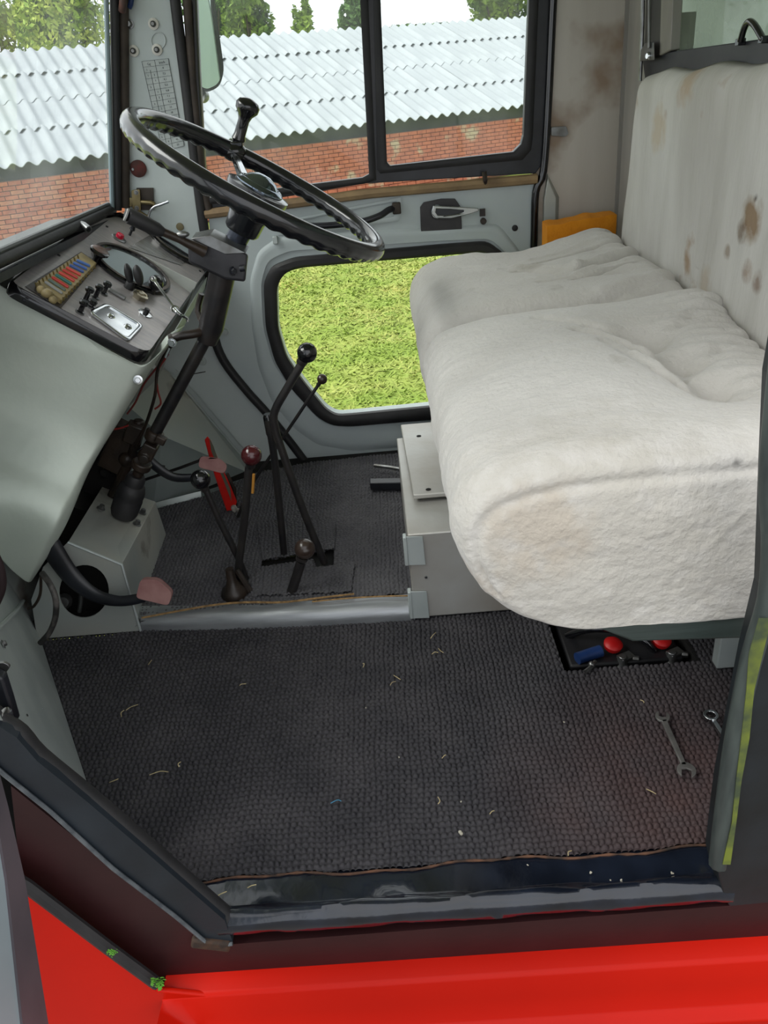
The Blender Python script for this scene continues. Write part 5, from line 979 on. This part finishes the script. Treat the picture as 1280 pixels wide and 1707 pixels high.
SL = ['pale straw stalk on the mat below the seat box hinge', 'straw stalk leaning across the one below the seat box', 'short straw beside the pair below the seat box', 'yellowish straw nearer the middle of the mat, below the crossed pair', 'second yellowish straw crossing the one in mid mat', 'short straw to the left of the crossed pair in mid mat', 'long straw at the left of the mat near the kick panel', 'thin straw crossing the long one near the kick panel', 'straw just above the crossed pair by the kick panel', 'horizontal straw in the upper middle left of the mat', 'small straw beside the pale crumb left of the mat middle', 'hooked straw near the slanting jamb on the left', 'long curved straw stalk in the left middle of the mat', 'tiny straw above the grey open-ended spanner', '', 'short upright straw near the middle of the mat', 'straw lying on the left end of the black sill', 'second straw on the left end of the black sill by the mat edge', 'straw piece at the mat edge toward the right end of the sill', 'tiny straw right of the mat middle', 'tiny straw in the lower right centre of the mat near the sill', 'thin straw below the open-ended spanner']
for i, (px, py, ln_, an_) in enumerate(SP):
    c = aZ(px, py, .004); L_ = ln_/1200*1.3; a_ = c+V((-math.cos(an_)*L_/2, -math.sin(an_)*L_/2, 0)); b_ = c+V((math.cos(an_)*L_/2, math.sin(an_)*L_/2, .002)); mid = c+V((random.uniform(-.003, .003), random.uniform(-.003, .003), .003))
    blue = (i == 14); o = MB().tube([a_, mid, b_], .0007, 5, smooth=3).build('thread' if blue else 'straw', M('blue_thread', '#3c7fa0', rough=.7) if blue else STRAW)
    if blue: tag(o, 'short blue thread on the woven mat near the sill', 'thread')
    else: tag(o, SL[i], 'straw', 'scattered straw')
CL = [None, 'tiny crumb between the blue thread and the seat, right of mat centre', 'white crumb with the straw at the left of the mat', 'tiny crumb on the mat straight above the largest crumb', 'tiny crumb in the very middle of the mat', 'leftmost white fleck on the right half of the black sill', 'white fleck on the black sill, left of a close pair', 'white fleck on the black sill, right of a close pair', 'rightmost white fleck on the black sill near the pillar', 'tiny white fleck close to the mat edge on the sill', 'tiny crumb below the step riser']
for ic, (px, py, z_, rr_, lb) in enumerate([(769, 1388, .004, .0042, 'pale crumb on the mat close to the sill, the largest one'), (941, 1204, .003, .002, ''), (299, 1277, .003, .002, ''), (768, 1336, .003, .0018, ''), (665, 1262, .003, .002, ''), (984, 1455, -.003, .0022, ''), (1018, 1467, -.003, .0018, ''), (1035, 1467, -.003, .0018, ''), (1120, 1455, -.003, .002, ''), (880, 1442, -.003, .0015, ''), (610, 1180, .003, .0014, '')]):
    mb = MB(); c = aZ(px, py, z_)
    for _ in range(3): mb.ball(c+V((random.uniform(-1, 1), random.uniform(-1, 1), 0))*rr_*.6, rr_*.7, 7, (1, 1, .7))
    tag(mb.build('crumb', CRUMB, smooth=False), lb or CL[ic], 'crumb', None if lb else 'tiny pale crumbs')

# ================================================================== OUTSIDE: grass, brick shed with corrugated roof, trees
GZ = -1.05
gm = M('grass_ground', '#7c943c', '#929f4c', rough=.95, vs=1.6, c3='#a9a457', s3=1.1, t3=.55)
gr_ = struct(MB().box((0, 18, GZ-.05), (90, 60, .1)).build('floor', gm))
bounce_ground = struct(MB().box((0, -6.2, GZ+.005), (40, 13.5, .03)).build('floor', M('added_bounce_gravel', '#5b5853', '#6a6660', rough=.95, vs=14)))  # unseen grey ground, added to keep green bounce off the cushion end
nb = 60000
gx = RNG.uniform(-3.2, 2.0, nb); gy = 2.3+8.5*RNG.uniform(0, 1, nb)**1.5; h_ = RNG.uniform(.01, .04, nb); an = RNG.uniform(0, 6.28, nb); ww = RNG.uniform(.004, .010, nb)*(1+gy*.12)
ca, sa_ = np.cos(an), np.sin(an); lx_ = RNG.normal(0, .05, nb); ly_ = RNG.normal(0, .05, nb)
co = np.stack([np.stack([gx-ca*ww, gy-sa_*ww, np.full(nb, GZ)], -1), np.stack([gx+ca*ww, gy+sa_*ww, np.full(nb, GZ)], -1), np.stack([gx+lx_, gy+ly_, GZ+h_], -1)], 1).reshape(-1, 3)
gmat = M('grass_blades', '#83983f', '#a3aa5c', rough=.9, vs=2.6, lo=.38, hi=.62)
gb = raw_mesh('grass', co, np.arange(nb*3).reshape(-1, 3), gmat); tag(gb, 'bright green mown grass outside the far door', 'grass', kind='stuff')
dth = math.radians(27); du_ = V((math.cos(dth), math.sin(dth), 0)); dn_ = V((-math.sin(dth), math.cos(dth), 0))
E0 = aZ(408, 232, .37); E0 = E0-du_*4.55
sh = thing('brick_shed', V((E0.x, E0.y, GZ)), 'low red-brick shed with a pale corrugated roof beyond the grass', 'shed')
def bp(d, n, z): return V((E0.x, E0.y, 0))+du_*d+dn_*n+V((0, 0, z))
MB().hexa([bp(-4, .20, GZ), bp(22, .20, GZ), bp(22, .3, GZ), bp(-4, .3, GZ)], [bp(-4, .20, .14), bp(22, .20, .14), bp(22, .3, .14), bp(-4, .3, .14)]).build('mortar_wall', M('lime_mortar', '#a5846c', '#8f6f5c', rough=.95, vs=3), sh, smooth=False)
MB().hexa([bp(-4, .26, .12), bp(22, .26, .12), bp(22, .32, .12), bp(-4, .32, .12)], [bp(-4, .26, .44), bp(22, .26, .44), bp(22, .32, .44), bp(-4, .32, .44)]).build('eaves_shadow_board', M('eaves_shadow_dark', '#3c4242', '#51584f', rough=.9, vs=2), sh, smooth=False)  # board in the eaves gap; its dark colour stands for the shadow there
bms = [M('brick_clay', c, d_, rough=.95, vs=9, c3='#b9a58f', s3=2.3, t3=.6) for c, d_ in (('#b3674f', '#c27a5e'), ('#bf735a', '#a66250'), ('#a85e4c', '#b66e58'), ('#c88b6e', '#b57560'))]
bl, bh, bd_ = .215, .065, .1
def brick_mesh(mt):
    mb = MB(); mb.box((0, 0, 0), (bl, bd_, bh)); o = mb.build('tmpbrick', mt, None, smooth=False); me = o.data; bpy.data.objects.remove(o); me.name = 'brick'; return me
bmesh_ = [brick_mesh(m_) for m_ in bms]
cells = []
for r_ in range(15):
    z = .10-r_*.0765
    for c_ in range(-6, 92):
        d_ = c_*.2265+(r_ % 2)*.113; cells.append((d_, z))
cells.sort(key=lambda q_: (math.hypot(*(bp(q_[0], .17, 0)-V((0, -.67, 0))).xy) if q_[0] > -.9 else 99, q_[1]))
rot = Matrix.Rotation(dth, 3, 'Z'); stuff = MB()
for i, (d_, z) in enumerate(cells):
    p_ = bp(d_, .165+random.uniform(-.006, .006), z)
    if i < 290:
        o = bpy.data.objects.new('brick', random.choice(bmesh_)); COL.objects.link(o); o.parent = sh; o.location = p_-wl(sh); o.rotation_euler = (random.uniform(-.01, .01), random.uniform(-.01, .01), dth+random.uniform(-.01, .01))
    else: stuff.box(p_, (bl, bd_, bh), rot)
so_ = stuff.build('brick_courses', bms[1], sh, smooth=False); so_['kind'] = 'stuff'
# corrugated sheets in four overlapping rows
rm = M('pale_fibre_cement', '#a9b0b3', '#9ca3a7', rough=.75, vs=1.4, c3='#8c9493', s3=.9, t3=.7)
pitch = .265; sw_ = pitch*4; slope = .3825; srow = 1.33; m_len = srow+.12
def sheet_mesh():
    nxs = 4*10+1; vs = []; fs = []; R_ = (0.0, m_len)
    for off in (0, -.012):
        for j, n_ in enumerate(R_):
            for i in range(nxs):
                d_ = i/(nxs-1)*(sw_+.04); vs.append((d_, n_, n_*slope+.038*math.cos(2*math.pi*d_/pitch)+off-(.013 if j else 0)))
    k = nxs
    for i in range(k-1): fs += [(i, i+1, k+i+1, k+i), (2*k+i, 3*k+i, 3*k+i+1, 2*k+i+1), (i, 2*k+i, 2*k+i+1, i+1)]
    o = MB().add([V(p) for p in vs], fs).build('tmps', rm, None); me = o.data; bpy.data.objects.remove(o); me.name = 'roof_sheet'; return me
sm_ = sheet_mesh()
for r_ in range(4):
    for c_ in range(-3, 17):
        o = bpy.data.objects.new('roof_sheet', sm_); COL.objects.link(o); o.parent = sh
        o.location = bp(c_*sw_+(0, .5, .2, .6)[r_]*pitch-r_*.20, -.10+r_*srow, .385+r_*srow*slope+random.uniform(0, .006))-wl(sh); o.rotation_euler = (0, 0, dth+random.uniform(-.002, .002))
MB().hexa([bp(-4, 5.25, .6), bp(22, 5.25, .6), bp(22, 5.35, .6), bp(-4, 5.35, .6)], [bp(-4, 5.25, 2.30), bp(22, 5.25, 2.30), bp(22, 5.35, 2.30), bp(-4, 5.35, 2.30)]).build('back_wall', SOIL, sh, smooth=False)
# trees
lm1 = M('leaf_green', '#4d6f22', '#86a03a', rough=.7, vs=1.2, lo=.4, hi=.6); lm2 = M('leaf_yellow_green', '#7c9a2c', '#bcc75c', rough=.7, vs=1.6, lo=.4, hi=.62); lm3 = M('leaf_dark_green', '#37552a', '#5f8242', rough=.7, vs=1.5, lo=.4, hi=.6)
bark = M('tree_bark', '#4f4436', '#362e25', rough=.9, vs=6)
def tree(px, py, Y_, rx, ry, rz, nl, mt_, lb, trunk=True, leaf=.11, name='tree'):
    c = aY(px, py, Y_); t = thing(name, V((c.x, c.y, GZ)), lb, 'tree', 'trees beyond the shed')
    blobs = [(c+V((RNG.normal(0, .45)*rx, RNG.normal(0, .4)*ry, RNG.normal(0, .45)*rz)), RNG.uniform(.28, .5)) for _ in range(14)]
    bi = RNG.integers(0, 14, nl); cc_ = np.array([b[0][:] for b in blobs])[bi]; br_ = np.array([b[1] for b in blobs])[bi]
    d_ = RNG.normal(size=(nl, 3)); d_ /= np.linalg.norm(d_, axis=1, keepdims=True); rad = RNG.uniform(.35, 1, nl)**.5
    p_ = cc_+d_*(rad*br_)[:, None]*np.array([rx, ry, rz]); a_ = RNG.normal(size=(nl, 3)); a_ /= np.linalg.norm(a_, axis=1, keepdims=True)
    b_ = np.cross(a_, RNG.normal(size=(nl, 3))); b_ /= np.linalg.norm(b_, axis=1, keepdims=True); s_ = RNG.uniform(.5, 1.3, nl)[:, None]*leaf
    co_ = np.stack([p_-a_*s_, p_-b_*s_*.5, p_+a_*s_, p_+b_*s_*.5], 1).reshape(-1, 3)
    o = raw_mesh('foliage', co_, np.arange(nl*4).reshape(-1, 4), mt_, t); o['kind'] = 'stuff'
    mb = MB(); tb = V((c.x, c.y, GZ)); mb.tube([tb, tb+V((.1, 0, (c.z-GZ)*.5)), c], .16, 8, radii=[.2, .15, .06])
    for (b, _) in blobs[:7]: mb.tube([tb.lerp(c, .55+.06*_), b], .04, 5, radii=[.05, .015])
    mb.build('trunk', bark, t)
tree(70, -20, 26, 2.3, 1.5, 2.0, 9000, lm2, 'sunlit yellow-green tree seen through the windscreen above the shed roof', leaf=.10)
tree(-60, 10, 29, 2.0, 1.5, 2.0, 5000, lm1, 'darker tree at the left edge of the windscreen view')
tree(410, 20, 26, 1.0, 1.0, 1.35, 6000, lm1, 'green tree just right of the outside mirror in the side window')
tree(345, 10, 30, 1.0, 1.0, 1.6, 3500, lm3, 'dark tree seen behind the outside mirror')
tree(505, 30, 30, .35, .5, 1.5, 1600, lm1, 'very narrow green tree in the middle of the front side pane')
tree(595, 25, 29, .75, .7, 1.0, 3600, lm3, 'small dark round tree beside the side window divider')
tree(840, 5, 30, 1.6, 1.2, 1.35, 9000, lm1, 'broad green tree at the right of the rear side pane')
tree(700, 52, 34, 1.9, 1.0, .22, 1500, lm3, 'low distant hedge line just above the shed roof', name='hedge')
# trees seen dimly through the rear window, past the back of the cab
for (x, y, z, lb) in [(5.5, 2.5, .9, 'dim green tree seen through the rear window, left half'), (6.2, 7.4, 1.0, 'tree beyond the rear window beside the far door')]:
    c = V((x, y, z)); t = thing('tree', V((x, y, GZ)), lb, 'tree', 'trees behind the cab'); nl = 7000
    p_ = RNG.normal(size=(nl, 3)); p_ /= np.linalg.norm(p_, axis=1, keepdims=True); p_ = np.array(c)+p_*(RNG.uniform(.2, 1, nl)**.5)[:, None]*np.array([1.2, 1.9, 1.8])
    a_ = RNG.normal(size=(nl, 3))*.06; b_ = RNG.normal(size=(nl, 3))*.04; co_ = np.stack([p_-a_, p_-b_, p_+a_, p_+b_], 1).reshape(-1, 3)
    o = raw_mesh('foliage', co_, np.arange(nl*4).reshape(-1, 4), lm1, t); o['kind'] = 'stuff'; MB().tube([V((x, y, GZ)), c], .12, 8).build('trunk', bark, t)
